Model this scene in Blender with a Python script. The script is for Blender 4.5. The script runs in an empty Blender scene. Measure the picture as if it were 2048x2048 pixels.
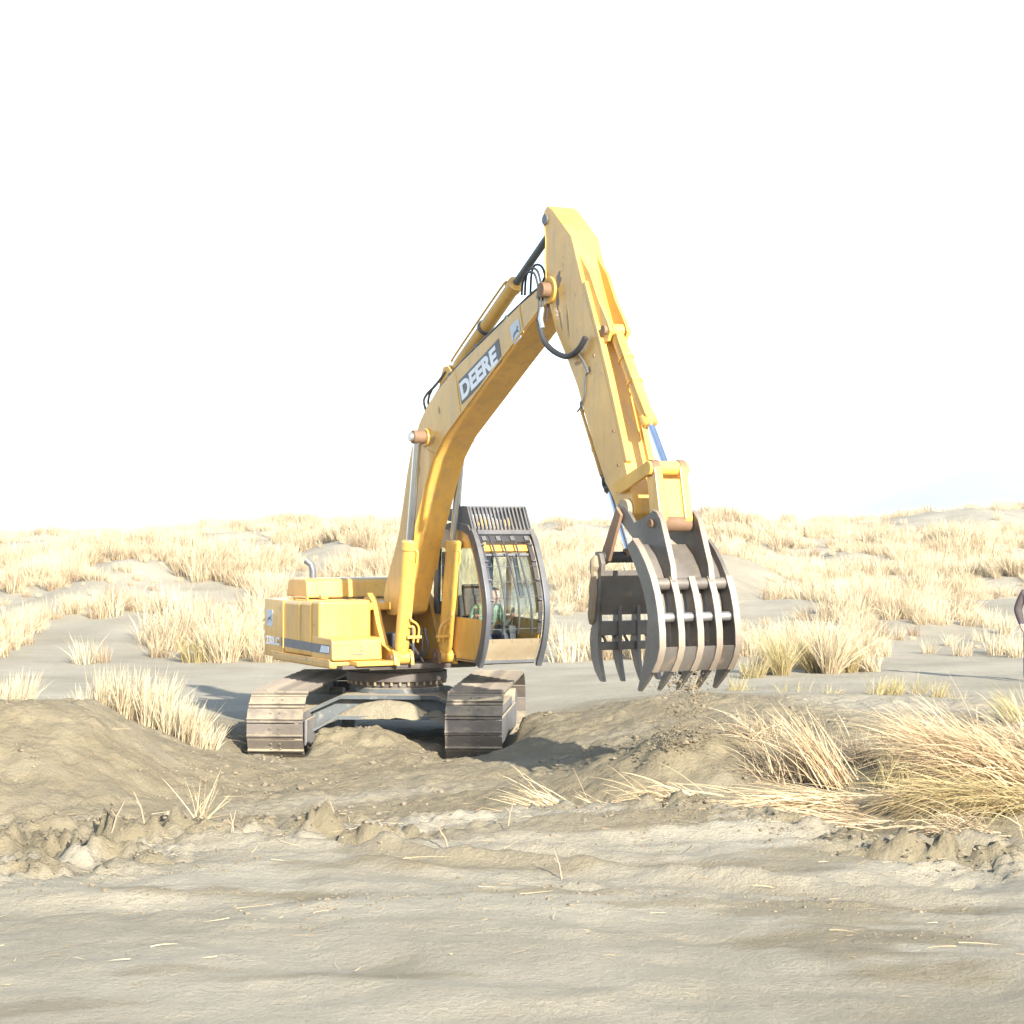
import bpy, bmesh, math, random
import numpy as np
from mathutils import Vector, Matrix, Euler

R = math.radians
random.seed(7)
rng = np.random.default_rng(7)
scene = bpy.context.scene
COL = scene.collection

# ------------------------------------------------------------------ camera, sky, sun, exposure
CAM_H = 2.77
cam_data = bpy.data.cameras.new("camera")
cam_data.sensor_width = 36.0
cam_data.lens = 36.0 * 4000.0 / 2048.0
cam_data.clip_start = 0.1
cam_data.clip_end = 20000.0
cam = bpy.data.objects.new("camera", cam_data)
COL.objects.link(cam)
cam.location = (0, 0, CAM_H)
cam.rotation_euler = (R(90 + math.degrees(math.atan(31 / 4000))), 0, 0)
scene.camera = cam

SUN_AZ, SUN_EL = R(25.5), R(24.0)          # azimuth: to the right of straight behind the camera
sun_dir = Vector((math.sin(SUN_AZ) * math.cos(SUN_EL), -math.cos(SUN_AZ) * math.cos(SUN_EL), math.sin(SUN_EL)))
world = bpy.data.worlds.new("World")
scene.world = world
world.use_nodes = True
nt = world.node_tree
nt.nodes.clear()
sky = nt.nodes.new("ShaderNodeTexSky")
sky.sky_type = 'NISHITA'
sky.sun_disc = False
sky.sun_elevation = SUN_EL
sky.sun_rotation = math.pi - SUN_AZ
sky.air_density = 1.0
sky.dust_density = 1.0
sky.ozone_density = 1.0
sky.altitude = 0
bg = nt.nodes.new("ShaderNodeBackground")
bg.inputs[1].default_value = 0.115
wo = nt.nodes.new("ShaderNodeOutputWorld")
nt.links.new(sky.outputs[0], bg.inputs[0])
nt.links.new(bg.outputs[0], wo.inputs[0])

sun_data = bpy.data.lights.new("sun", 'SUN')
sun_data.energy = 4.6
sun_data.angle = R(0.6)
sun_data.color = (1.0, 0.93, 0.82)
sun = bpy.data.objects.new("sun", sun_data)
COL.objects.link(sun)
sun.rotation_euler = (-sun_dir).to_track_quat('-Z', 'Y').to_euler()
sun.location = (20, -30, 30)

scene.view_settings.view_transform = 'Standard'
scene.view_settings.look = 'None'
scene.view_settings.gamma = 1.0
scene.view_settings.exposure = 1.75
scene.view_settings.use_curve_mapping = False
scene.render.engine = 'CYCLES'
scene.cycles.max_bounces = 5
scene.cycles.diffuse_bounces = 3
scene.cycles.glossy_bounces = 3
scene.cycles.transparent_max_bounces = 12


# ------------------------------------------------------------------ materials
def new_mat(name):
    m = bpy.data.materials.new(name)
    m.use_nodes = True
    n = m.node_tree
    n.nodes.clear()
    out = n.nodes.new("ShaderNodeOutputMaterial")
    b = n.nodes.new("ShaderNodeBsdfPrincipled")
    n.links.new(b.outputs[0], out.inputs[0])
    return m, n, b


def nz(n, scale, detail=4, rough=0.6, coord=None, kind="ShaderNodeTexNoise"):
    t = n.nodes.new(kind)
    t.inputs["Scale"].default_value = scale
    if kind == "ShaderNodeTexNoise":
        t.inputs["Detail"].default_value = detail
        t.inputs["Roughness"].default_value = rough
    if coord is not None:
        n.links.new(coord, t.inputs["Vector"])
    return t


def ramp(n, fac, stops):
    r = n.nodes.new("ShaderNodeValToRGB")
    cr = r.color_ramp
    while len(cr.elements) < len(stops):
        cr.elements.new(0.5)
    for e, (p, c) in zip(cr.elements, stops):
        e.position = p
        e.color = (c[0], c[1], c[2], 1) if len(c) == 3 else c
    n.links.new(fac, r.inputs[0])
    return r


def mixc(n, fac, a, b, blend='MIX'):
    m = n.nodes.new("ShaderNodeMix")
    m.data_type = 'RGBA'
    m.blend_type = blend
    for sock, v in ((m.inputs[0], fac), (m.inputs[6], a), (m.inputs[7], b)):
        if isinstance(v, (int, float)):
            sock.default_value = v
        elif isinstance(v, tuple):
            sock.default_value = (v[0], v[1], v[2], 1)
        else:
            n.links.new(v, sock)
    return m.outputs[2]


def mathn(n, op, a, b=0.0, clamp=False):
    m = n.nodes.new("ShaderNodeMath")
    m.operation = op
    m.use_clamp = clamp
    for sock, v in ((m.inputs[0], a), (m.inputs[1], b)):
        if isinstance(v, (int, float)):
            sock.default_value = v
        else:
            n.links.new(v, sock)
    return m.outputs[0]


def bump(n, b, height, strength, dist=0.02):
    bp = n.nodes.new("ShaderNodeBump")
    bp.inputs["Strength"].default_value = strength
    bp.inputs["Distance"].default_value = dist
    n.links.new(height, bp.inputs["Height"])
    n.links.new(bp.outputs[0], b.inputs["Normal"])
    return bp


SAND_DUST = (0.36, 0.30, 0.20)


def coat(name, base, rough=0.5, metal=0.0, fade=0.15, dirt=0.25, dust_up=0.0, dirt_col=(0.16, 0.10, 0.05),
         bump_s=0.0, spec=0.5, dscale=2.2, rust=0.0):
    """weathered paint or steel: faded patches, dirt blotches with shapes of their own, sand lying on upward faces"""
    m, n, b = new_mat(name)
    g = n.nodes.new("ShaderNodeNewGeometry")
    tc = n.nodes.new("ShaderNodeTexCoord")
    co = tc.outputs["Object"]
    f1 = nz(n, 1.3, 5, 0.6, co)
    pale = tuple(min(1, c * 1.12 + 0.03) for c in base)
    dark = tuple(c * (1 - fade) for c in base)
    c = ramp(n, f1.outputs[0], [(0.3, dark), (0.7, pale)]).outputs[0]
    f2 = nz(n, dscale, 8, 0.72, co)
    dm = ramp(n, f2.outputs[0], [(0.56, (0, 0, 0)), (0.74, (1, 1, 1))]).outputs[0]
    c = mixc(n, mathn(n, 'MULTIPLY', dm, dirt), c, dirt_col)
    if name == 'weathered_yellow_paint':
        mp = n.nodes.new("ShaderNodeMapping"); mp.inputs["Scale"].default_value = (9, 9, 1.1)
        n.links.new(co, mp.inputs[0])
        st = nz(n, 1.0, 6, 0.7, mp.outputs[0])
        c = mixc(n, mathn(n, 'MULTIPLY', ramp(n, st.outputs[0], [(0.48, (0, 0, 0)), (0.72, (1, 1, 1))]).outputs[0], 0.62), c, (0.30, 0.20, 0.10))
        gs = nz(n, 3.4, 7, 0.75, co)
        c = mixc(n, mathn(n, 'MULTIPLY', ramp(n, gs.outputs[0], [(0.61, (0, 0, 0)), (0.70, (1, 1, 1))]).outputs[0], 0.6), c, (0.10, 0.07, 0.045))
        ch = nz(n, 26.0, 5, 0.7, co)
        c = mixc(n, mathn(n, 'MULTIPLY', ramp(n, ch.outputs[0], [(0.70, (0, 0, 0)), (0.73, (1, 1, 1))]).outputs[0], 0.6), c, (0.20, 0.10, 0.05))
        fd = nz(n, 0.8, 4, 0.6, co)
        c = mixc(n, mathn(n, 'MULTIPLY', fd.outputs[0], 0.42), c, (0.44, 0.31, 0.16))
    if rust:
        f4 = nz(n, 9.0, 6, 0.7, co)
        rm = ramp(n, f4.outputs[0], [(0.6, (0, 0, 0)), (0.68, (1, 1, 1))]).outputs[0]
        c = mixc(n, mathn(n, 'MULTIPLY', rm, rust), c, (0.22, 0.09, 0.035))
    if dust_up:
        sep = n.nodes.new("ShaderNodeSeparateXYZ")
        n.links.new(g.outputs["Normal"], sep.inputs[0])
        f3 = nz(n, 5.0, 6, 0.7, co)
        up = mathn(n, 'ADD', mathn(n, 'MULTIPLY', sep.outputs[2], 1.3), mathn(n, 'MULTIPLY', mathn(n, 'SUBTRACT', f3.outputs[0], 0.5), 2.4))
        up = mathn(n, 'MULTIPLY', mathn(n, 'SUBTRACT', up, 0.25, True), dust_up, True)
        c = mixc(n, up, c, SAND_DUST)
        r_ = mathn(n, 'ADD', mathn(n, 'MULTIPLY', up, 0.4), rough, True)
        n.links.new(r_, b.inputs["Roughness"])
    else:
        rr = mathn(n, 'ADD', mathn(n, 'MULTIPLY', f2.outputs[0], 0.3), rough - 0.15, True)
        n.links.new(rr, b.inputs["Roughness"])
    n.links.new(c, b.inputs["Base Color"])
    b.inputs["Metallic"].default_value = metal
    if name == 'weathered_yellow_paint':
        b.inputs["Coat Weight"].default_value = 0.35
        b.inputs["Coat Roughness"].default_value = 0.22
    b.inputs["Specular IOR Level"].default_value = spec
    if bump_s:
        f5 = nz(n, 30, 6, 0.7, co)
        bump(n, b, f5.outputs[0], bump_s, 0.01)
    return m


M = {}
M['yellow'] = coat('weathered_yellow_paint', (0.64, 0.345, 0.030), 0.40, fade=0.16, dirt=0.30, dirt_col=(0.27, 0.20, 0.12), spec=0.45, rust=0.10)
M['yellow_dirty'] = coat('dirty_yellow_paint', (0.60, 0.34, 0.05), 0.55, fade=0.2, dirt=0.6, dust_up=0.4, rust=0.3)
M['rust'] = coat('rusty_steel', (0.20, 0.115, 0.06), 0.75, metal=0.1, fade=0.4, dirt=0.6, dirt_col=(0.10, 0.05, 0.03), bump_s=0.4)
M['dark'] = coat('dark_grey_steel', (0.075, 0.082, 0.095), 0.45, metal=0.2, fade=0.3, dirt=0.25, dirt_col=(0.24, 0.17, 0.10), dust_up=0.25)
M['rake'] = coat('worn_black_steel', (0.135, 0.122, 0.108), 0.42, metal=0.35, fade=0.35, dirt=0.75, dirt_col=(0.30, 0.21, 0.13), dust_up=0.2, bump_s=0.3, dscale=5, rust=0.35)
M['rake_edge'] = coat('worn_edge_steel', (0.27, 0.225, 0.175), 0.5, metal=0.3, fade=0.35, dirt=0.8, dirt_col=(0.30, 0.20, 0.12), bump_s=0.4, dscale=9, rust=0.3)
M['black'] = coat('black_rubber', (0.02, 0.02, 0.022), 0.6, dirt=0.2, dirt_col=(0.12, 0.1, 0.07))
M['chrome'] = coat('chrome_rod', (0.62, 0.65, 0.70), 0.22, metal=1.0, fade=0.05, dirt=0.05)
M['steel'] = coat('bright_steel', (0.55, 0.55, 0.55), 0.35, metal=0.8, fade=0.2, dirt=0.2)
M['shoe'] = coat('sandy_track_steel', (0.12, 0.10, 0.08), 0.6, metal=0.25, fade=0.35, dirt=0.95, dirt_col=(0.28, 0.245, 0.175), dust_up=0.85, bump_s=0.5, dscale=4.0)
M['track'] = coat('sand_caked_frame', (0.13, 0.125, 0.12), 0.7, fade=0.4, dirt=0.9, dirt_col=(0.36, 0.30, 0.20), dust_up=1.0, bump_s=0.6, dscale=3.0)
M['blue'] = coat('blue_grey_steel', (0.065, 0.078, 0.085), 0.7, fade=0.4, dirt=0.8, dirt_col=(0.33, 0.30, 0.24), dust_up=0.9, bump_s=0.5, dscale=6)
M['turn'] = coat('shade_dark_ring', (0.065, 0.05, 0.04), 0.6, fade=0.4, dirt=0.6, dirt_col=(0.16, 0.11, 0.07))  # base colour darkened to hold the shade under the house
M['stripe'] = coat('grey_stripe', (0.10, 0.105, 0.12), 0.5, dirt=0.15)
M['white'] = coat('white_decal', (0.74, 0.77, 0.80), 0.5, dirt=0.15, fade=0.06)
M['decal'] = coat('pale_blue_decal', (0.50, 0.56, 0.62), 0.5, dirt=0.25, fade=0.12)
M['twig'] = coat('weathered_twig', (0.30, 0.235, 0.16), 0.9, dirt=0.4, fade=0.3)
M['plate'] = coat('sandy_front_plate', (0.27, 0.215, 0.13), 0.7, fade=0.3, dirt=0.8, dirt_col=(0.25, 0.2, 0.13), bump_s=0.3, dscale=4)
M['mud'] = coat('dried_mud', (0.28, 0.22, 0.14), 0.95, fade=0.4, dirt=0.6, dirt_col=(0.10, 0.07, 0.045), bump_s=1.0, dscale=8)
M['stain'] = coat('dark_grease', (0.10, 0.075, 0.06), 0.4, dirt=0.5, fade=0.4, dirt_col=(0.30, 0.20, 0.10), dscale=14)
M['stain2'] = coat('brown_streak', (0.34, 0.22, 0.10), 0.6, dirt=0.5, fade=0.3, dirt_col=(0.5, 0.3, 0.06), dscale=12)
M['seat'] = coat('dark_seat_fabric', (0.05, 0.05, 0.055), 0.9, dirt=0.1)
M['skin'] = coat('skin', (0.52, 0.29, 0.20), 0.5, dirt=0.0, fade=0.1)
M['hair'] = coat('dark_hair', (0.03, 0.02, 0.015), 0.6, dirt=0.0)
M['green_cloth'] = coat('green_jacket', (0.20, 0.30, 0.20), 0.9, dirt=0.1, fade=0.3)
M['jeans'] = coat('dark_blue_jeans', (0.035, 0.045, 0.085), 0.9, dirt=0.1, fade=0.3)
M['jacket'] = coat('brown_jacket', (0.060, 0.042, 0.042), 0.85, dirt=0.1, fade=0.3)
M['boot'] = coat('brown_boots', (0.06, 0.04, 0.03), 0.7, dirt=0.3)
M['lamp_glass'] = coat('lamp_glass', (0.6, 0.6, 0.55), 0.15, dirt=0.1)

m, n, b = new_mat('cab_glass')
b.inputs["Base Color"].default_value = (0.9, 0.95, 0.95, 1)
b.inputs["Roughness"].default_value = 0.02
b.inputs["IOR"].default_value = 1.45
out = [x for x in n.nodes if x.type == 'OUTPUT_MATERIAL'][0]
tr = n.nodes.new("ShaderNodeBsdfTransparent")
tr.inputs[0].default_value = (0.88, 0.92, 0.91, 1)
gl = n.nodes.new("ShaderNodeBsdfGlossy")
gl.inputs["Roughness"].default_value = 0.03
mx = n.nodes.new("ShaderNodeMixShader")
mx.inputs[0].default_value = 0.05; n.links.new(tr.outputs[0], mx.inputs[1]); n.links.new(gl.outputs[0], mx.inputs[2])
n.links.new(mx.outputs[0], out.inputs[0])
M['glass'] = m


def grass_mat(name, stops, trans=0.35):
    m, n, b = new_mat(name)
    at = n.nodes.new("ShaderNodeAttribute"); at.attribute_name = "tint"
    ah = n.nodes.new("ShaderNodeAttribute"); ah.attribute_name = "along"
    oi = n.nodes.new("ShaderNodeObjectInfo")
    f = mathn(n, 'ADD', mathn(n, 'MULTIPLY', at.outputs["Fac"], 0.75), mathn(n, 'MULTIPLY', oi.outputs["Random"], 0.25))
    c = ramp(n, f, stops).outputs[0]
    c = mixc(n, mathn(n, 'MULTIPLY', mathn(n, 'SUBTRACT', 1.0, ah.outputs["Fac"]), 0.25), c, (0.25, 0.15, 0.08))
    n.links.new(c, b.inputs["Base Color"])
    b.inputs["Roughness"].default_value = 0.55
    b.inputs["Specular IOR Level"].default_value = 0.3
    out = [x for x in n.nodes if x.type == 'OUTPUT_MATERIAL'][0]
    t = n.nodes.new("ShaderNodeBsdfTranslucent")
    n.links.new(c, t.inputs[0])
    mx = n.nodes.new("ShaderNodeMixShader"); mx.inputs[0].default_value = trans
    n.links.new(b.outputs[0], mx.inputs[1]); n.links.new(t.outputs[0], mx.inputs[2])
    n.links.new(mx.outputs[0], out.inputs[0])
    return m


M['grass'] = grass_mat('dry_marram_grass', [(0.0, (0.22, 0.15, 0.095)), (0.25, (0.44, 0.345, 0.22)), (0.55, (0.60, 0.52, 0.35)), (0.85, (0.70, 0.63, 0.46)), (1.0, (0.46, 0.44, 0.23))])
M['grass_green'] = grass_mat('yellow_green_marram_grass', [(0.0, (0.26, 0.18, 0.09)), (0.4, (0.46, 0.37, 0.19)), (0.7, (0.42, 0.39, 0.18)), (1.0, (0.58, 0.48, 0.27))])
M['straw'] = grass_mat('bleached_straw', [(0.0, (0.24, 0.145, 0.08)), (0.3, (0.42, 0.30, 0.17)), (0.7, (0.58, 0.47, 0.29)), (1.0, (0.70, 0.60, 0.41))], 0.2)

# sand
m, n, b = new_mat('dune_sand')
geo = n.nodes.new("ShaderNodeNewGeometry")
P = geo.outputs["Position"]
damp_shade_at = n.nodes.new("ShaderNodeAttribute"); damp_shade_at.attribute_name = "damp_shade"
big = nz(n, 0.35, 5, 0.6, P)
med = nz(n, 2.2, 6, 0.65, P)
fine = nz(n, 60.0, 5, 0.7, P)
grit = nz(n, 260.0, 3, 0.7, P)
dry = ramp(n, big.outputs[0], [(0.30, (0.268, 0.240, 0.177)), (0.70, (0.400, 0.364, 0.280))]).outputs[0]
wet_shaded = ramp(n, med.outputs[0], [(0.3, (0.160, 0.134, 0.083)), (0.7, (0.272, 0.233, 0.152))]).outputs[0]
dm = mathn(n, 'ADD', damp_shade_at.outputs["Fac"], mathn(n, 'MULTIPLY', mathn(n, 'SUBTRACT', med.outputs[0], 0.5), 0.7), True)
c = mixc(n, dm, dry, wet_shaded)
c = mixc(n, mathn(n, 'MULTIPLY', ramp(n, fine.outputs[0], [(0.55, (0, 0, 0)), (0.8, (1, 1, 1))]).outputs[0], 0.35), c, (0.14, 0.115, 0.085))
spk = nz(n, 14.0, 6, 0.75, P)
c = mixc(n, mathn(n, 'MULTIPLY', ramp(n, spk.outputs[0], [(0.58, (0, 0, 0)), (0.70, (1, 1, 1))]).outputs[0], 0.45), c, (0.10, 0.08, 0.055))
c = mixc(n, mathn(n, 'MULTIPLY', ramp(n, grit.outputs[0], [(0.6, (0, 0, 0)), (0.7, (1, 1, 1))]).outputs[0], 0.25), c, (0.50, 0.45, 0.36))
n.links.new(c, b.inputs["Base Color"])
b.inputs["Roughness"].default_value = 0.95
b.inputs["Specular IOR Level"].default_value = 0.15
hgt = mathn(n, 'ADD', mathn(n, 'MULTIPLY', nz(n, 16.0, 8, 0.72, P).outputs[0], 1.0), mathn(n, 'MULTIPLY', nz(n, 42.0, 6, 0.75, P).outputs[0], 0.45))
bump(n, b, hgt, 0.95, 0.045)
M['sand'] = m


M['clod'] = coat('damp_sand_clod', (0.19, 0.157, 0.105), 0.95, fade=0.3, dirt=0.4, dirt_col=(0.12, 0.095, 0.06), bump_s=0.8, spec=0.1, dscale=9)


# ------------------------------------------------------------------ mesh helpers
def tag(o, label=None, cat=None, group=None, kind=None):
    if label: o["label"] = label
    if cat: o["category"] = cat
    if group: o["group"] = group
    if kind: o["kind"] = kind
    return o


def empty(name, loc=(0, 0, 0), rz=0.0, parent=None):
    o = bpy.data.objects.new(name, None)
    o.empty_display_size = 0.3
    COL.objects.link(o)
    o.location = loc
    o.rotation_euler = (0, 0, rz)
    o.parent = parent
    return o


class MB:
    def __init__(self):
        self.bm = bmesh.new()
        self.bev = False

    def _new(self, verts, faces):
        vs = [self.bm.verts.new(v) for v in verts]
        for f in faces:
            try:
                self.bm.faces.new([vs[i] for i in f])
            except ValueError:
                pass
        return vs

    def box(self, c, s, rot=None):
        M3 = Euler(rot).to_matrix() if rot is not None else Matrix.Identity(3)
        c = Vector(c)
        vs = []
        for x in (-.5, .5):
            for y in (-.5, .5):
                for z in (-.5, .5):
                    vs.append(c + M3 @ Vector((x * s[0], y * s[1], z * s[2])))
        self._new(vs, [(0, 1, 3, 2), (4, 6, 7, 5), (0, 4, 5, 1), (2, 3, 7, 6), (0, 2, 6, 4), (1, 5, 7, 3)])
        return self

    def prism(self, prof, y0, y1):
        """prof: list of (x, z); extruded along y"""
        k = len(prof)
        vs = [(x, y0, z) for x, z in prof] + [(x, y1, z) for x, z in prof]
        faces = [list(range(k)), list(range(2 * k - 1, k - 1, -1))]
        for i in range(k):
            j = (i + 1) % k
            faces.append((i, k + i, k + j, j))
        self._new(vs, faces)
        return self

    def vprism(self, prof, z0, z1):
        """prof: list of (x, y); extruded along z"""
        k = len(prof)
        vs = [(x, y, z0) for x, y in prof] + [(x, y, z1) for x, y in prof]
        faces = [list(range(k - 1, -1, -1)), list(range(k, 2 * k))]
        for i in range(k):
            j = (i + 1) % k
            faces.append((i, j, k + j, k + i))
        self._new(vs, faces)
        return self

    def strip(self, path, y0, y1, t):
        """a curved plate: path of (x, z), width y0..y1, thickness t (normal side)"""
        pts = [Vector((p[0], p[1])) for p in path]
        off = []
        for i, p in enumerate(pts):
            a = pts[max(i - 1, 0)]; bb = pts[min(i + 1, len(pts) - 1)]
            d = (bb - a).normalized()
            off.append(p + Vector((-d.y, d.x)) * t)
        prof = [tuple(p) for p in pts] + [tuple(p) for p in reversed(off)]
        return self.prism(prof, y0, y1)

    def tube(self, p0, p1, r0, r1=None, seg=14, cap=True):
        r1 = r0 if r1 is None else r1
        return self.path([p0, p1], [r0, r1], seg, cap)

    def path(self, pts, r, seg=10, cap=True):
        pts = [Vector(p) for p in pts]
        if len(pts) > 3 and not isinstance(r, (list, tuple)):      # round the bends
            q = []
            for i in range(len(pts) - 1):
                p0, p1, p2, p3 = pts[max(i - 1, 0)], pts[i], pts[i + 1], pts[min(i + 2, len(pts) - 1)]
                for k in range(4):
                    t = k / 4
                    q.append(.5 * ((2 * p1) + (p2 - p0) * t + (2 * p0 - 5 * p1 + 4 * p2 - p3) * t * t + (3 * p1 - p0 - 3 * p2 + p3) * t ** 3))
            pts = q + [pts[-1]]
        rs = r if isinstance(r, (list, tuple)) else [r] * len(pts)
        rings = []
        prev = None
        for i, p in enumerate(pts):
            a = pts[max(i - 1, 0)]; bb = pts[min(i + 1, len(pts) - 1)]
            d = (bb - a).normalized()
            if prev is None:
                up = Vector((0, 0, 1)) if abs(d.z) < 0.9 else Vector((0, 1, 0))
                s = d.cross(up).normalized()
            else:
                s = (prev - d * prev.dot(d)).normalized()
            prev = s
            t = d.cross(s)
            ring = [self.bm.verts.new(p + (s * math.cos(2 * math.pi * k / seg) + t * math.sin(2 * math.pi * k / seg)) * rs[i]) for k in range(seg)]
            rings.append(ring)
        for i in range(len(rings) - 1):
            for k in range(seg):
                self.bm.faces.new((rings[i][k], rings[i][(k + 1) % seg], rings[i + 1][(k + 1) % seg], rings[i + 1][k]))
        if cap:
            self.bm.faces.new(list(reversed(rings[0])))
            self.bm.faces.new(rings[-1])
        return self

    def bevel(self, off=0.015, ang=30, seg=2):
        self.bev = True
        bmesh.ops.recalc_face_normals(self.bm, faces=self.bm.faces)
        es = [e for e in self.bm.edges if len(e.link_faces) == 2 and e.calc_face_angle(0) > R(ang)]
        if es:
            bmesh.ops.bevel(self.bm, geom=es, offset=off, segments=seg, profile=0.6, affect='EDGES', clamp_overlap=True)
        return self

    def build(self, name, mat, parent=None, sharp=38):
        bmesh.ops.recalc_face_normals(self.bm, faces=self.bm.faces)
        me = bpy.data.meshes.new(name)
        self.bm.to_mesh(me)
        self.bm.free()
        for p in me.polygons:
            p.use_smooth = True
        me.set_sharp_from_angle(angle=R(sharp))
        if isinstance(mat, str):
            mat = M[mat]
        me.materials.append(mat)
        o = bpy.data.objects.new(name, me)
        COL.objects.link(o)
        o.parent = parent
        if self.bev:
            wn = o.modifiers.new("weighted_normal", 'WEIGHTED_NORMAL')
            wn.keep_sharp = True
            wn.weight = 90
        return o


def instance(o, name, loc, rot, parent):
    c = bpy.data.objects.new(name, o.data)
    COL.objects.link(c)
    c.parent = parent
    c.location = loc
    c.rotation_euler = rot
    return c


def text_mesh(name, body, height, width, mat, parent, matrix, bold=0.0, depth=0.004):
    cu = bpy.data.curves.new(name, 'FONT')
    cu.body = body
    cu.size = 1.0
    cu.offset = bold
    cu.extrude = 0.01
    tmp = bpy.data.objects.new(name, cu)
    COL.objects.link(tmp)
    dg = bpy.context.evaluated_depsgraph_get()
    me = bpy.data.meshes.new_from_object(tmp.evaluated_get(dg))
    bpy.data.objects.remove(tmp)
    co = np.array([v.co for v in me.vertices])
    mn, mxx = co.min(0), co.max(0)
    for v in me.vertices:
        v.co = Vector(((v.co.x - mn[0]) / (mxx[0] - mn[0]) * width, (v.co.y - mn[1]) / (mxx[1] - mn[1]) * height,
                       (v.co.z - mn[2]) / (mxx[2] - mn[2]) * depth))
    me.materials.clear()
    me.materials.append(M[mat])
    o = bpy.data.objects.new(name, me)
    COL.objects.link(o)
    o.parent = parent
    o.matrix_local = matrix
    return o


# ------------------------------------------------------------------ terrain
def hash2(ix, iy, seed):
    h = (ix.astype(np.int64) * 374761393 + iy.astype(np.int64) * 668265263 + seed * 982451653) & 0xFFFFFFFF
    h = ((h ^ (h >> 13)) * 1274126177) & 0xFFFFFFFF
    return ((h ^ (h >> 16)) & 0xFFFF) / 65535.0


def vnoise(x, y, seed=0):
    ix, iy = np.floor(x), np.floor(y)
    fx, fy = x - ix, y - iy
    ux, uy = fx * fx * fx * (fx * (fx * 6 - 15) + 10), fy * fy * fy * (fy * (fy * 6 - 15) + 10)
    a = hash2(ix, iy, seed); b_ = hash2(ix + 1, iy, seed); c_ = hash2(ix, iy + 1, seed); d = hash2(ix + 1, iy + 1, seed)
    return (a + (b_ - a) * ux) * (1 - uy) + (c_ + (d - c_) * ux) * uy


def fbm(x, y, oct_=4, seed=0, gain=0.5):
    s = 0; a = 1; t = 0
    for k in range(oct_):
        ca, sa = math.cos(k * 0.7), math.sin(k * 0.7)
        s = s + a * (vnoise(x * ca - y * sa, x * sa + y * ca, seed + k * 17) - 0.5)
        t += a; a *= gain; x = x * 2.03; y = y * 2.03
    return s / t * 2


def sstep(e0, e1, x):
    t = np.clip((x - e0) / (e1 - e0), 0, 1)
    return t * t * (3 - 2 * t)


CTRL = []
for Y_, row in [
    (4, [(-8, -.06), (0, -.06), (8, -.06)]), (9, [(-4, -.06), (0, -.06), (4, -.06)]), (13, [(-4, -.08), (-1, -.04), (1.5, -.08), (4, -.1)]),
    (16, [(-5, -.04), (-2, -.06), (0, -.06), (2, -.05), (5, -.05)]),
    (19, [(-6, 0), (-3, -.14), (-1, -.12), (1, 0), (2.5, .16), (4, .30), (6, .35)]),
    (22, [(-7, .2), (-3, -.08), (-1, -.06), (.5, .08), (1.5, .34), (3, .5), (5, .55)]),
    (25, [(-7.5, .35), (-4.4, .28), (-3, 0), (-1.5, .0), (-.2, .04), (1, .42), (2, .62), (3.5, .56), (6, .5), (9, .5)]),
    (28, [(-8, .2), (-4.6, .12), (-3, 0), (-1.5, 0), (.3, .1), (1.5, .36), (4, .42), (8, .42)]),
    (35, [(-10, .05), (-5, 0), (-1, 0), (2, .2), (6, .25), (10, .25)]),
    (45, [(-13, .1), (-6, .1), (0, .1), (5, .2), (12, .2)]),
    (60, [(-18, .7), (-8, .95), (0, .8), (6, .7), (14, .3), (20, .4)]),
    (80, [(-26, .75), (-12, 1.7), (0, 1.8), (10, 1.5), (20, .8), (30, 1.1)]),
    (105, [(-34, .9), (-25, 1.2), (-15, 2.0), (-5, 2.1), (5, 2.2), (15, 2.1), (28, 2.2)]),
    (150, [(-60, 1.9), (-32, 1.9), (0, 2.2), (20, 2.3), (31, 3.6), (42, 3.9), (70, 3.6)]),
    (300, [(-120, .5), (0, 1), (80, 1.5)]), (900, [(-400, 0), (0, 0), (400, 0)]), (-20, [(-15, 0), (0, .1), (15, 0)]), (-60, [(0, 0)])]:
    for x_, z_ in row:
        CTRL.append((x_, Y_, z_))
CTRL = np.array(CTRL, float)


def _ab(X, Y):
    Ys = np.maximum(Y, -80) + 90.0
    w = 4.0 + np.maximum(Y, 0) * 0.18
    return X / w * 1.6, np.arcsinh((Y - 22) / 12.0) * 3.2


ca_, cb_ = _ab(CTRL[:, 0], CTRL[:, 1])
D_ = np.sqrt((ca_[:, None] - ca_[None]) ** 2 + (cb_[:, None] - cb_[None]) ** 2 + 0.04)
A_ = np.block([[D_, np.ones((len(CTRL), 1))], [np.ones((1, len(CTRL))), np.zeros((1, 1))]])
W_ = np.linalg.solve(A_, np.append(CTRL[:, 2], 0))


def ledge(X):
    return np.interp(X, [-9, -4.5, -3.2, -2, 0, 1.5, 3, 5, 9], [17.0, 17.2, 17.7, 17.6, 18.5, 18.2, 16.7, 16.0, 15.6])


def base_h(X, Y):
    a, b_ = _ab(X, Y)
    z = np.full(X.shape, W_[-1])
    for i in range(len(CTRL)):
        z = z + W_[i] * np.sqrt((a - ca_[i]) ** 2 + (b_ - cb_[i]) ** 2 + 0.04)
    return z


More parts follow.
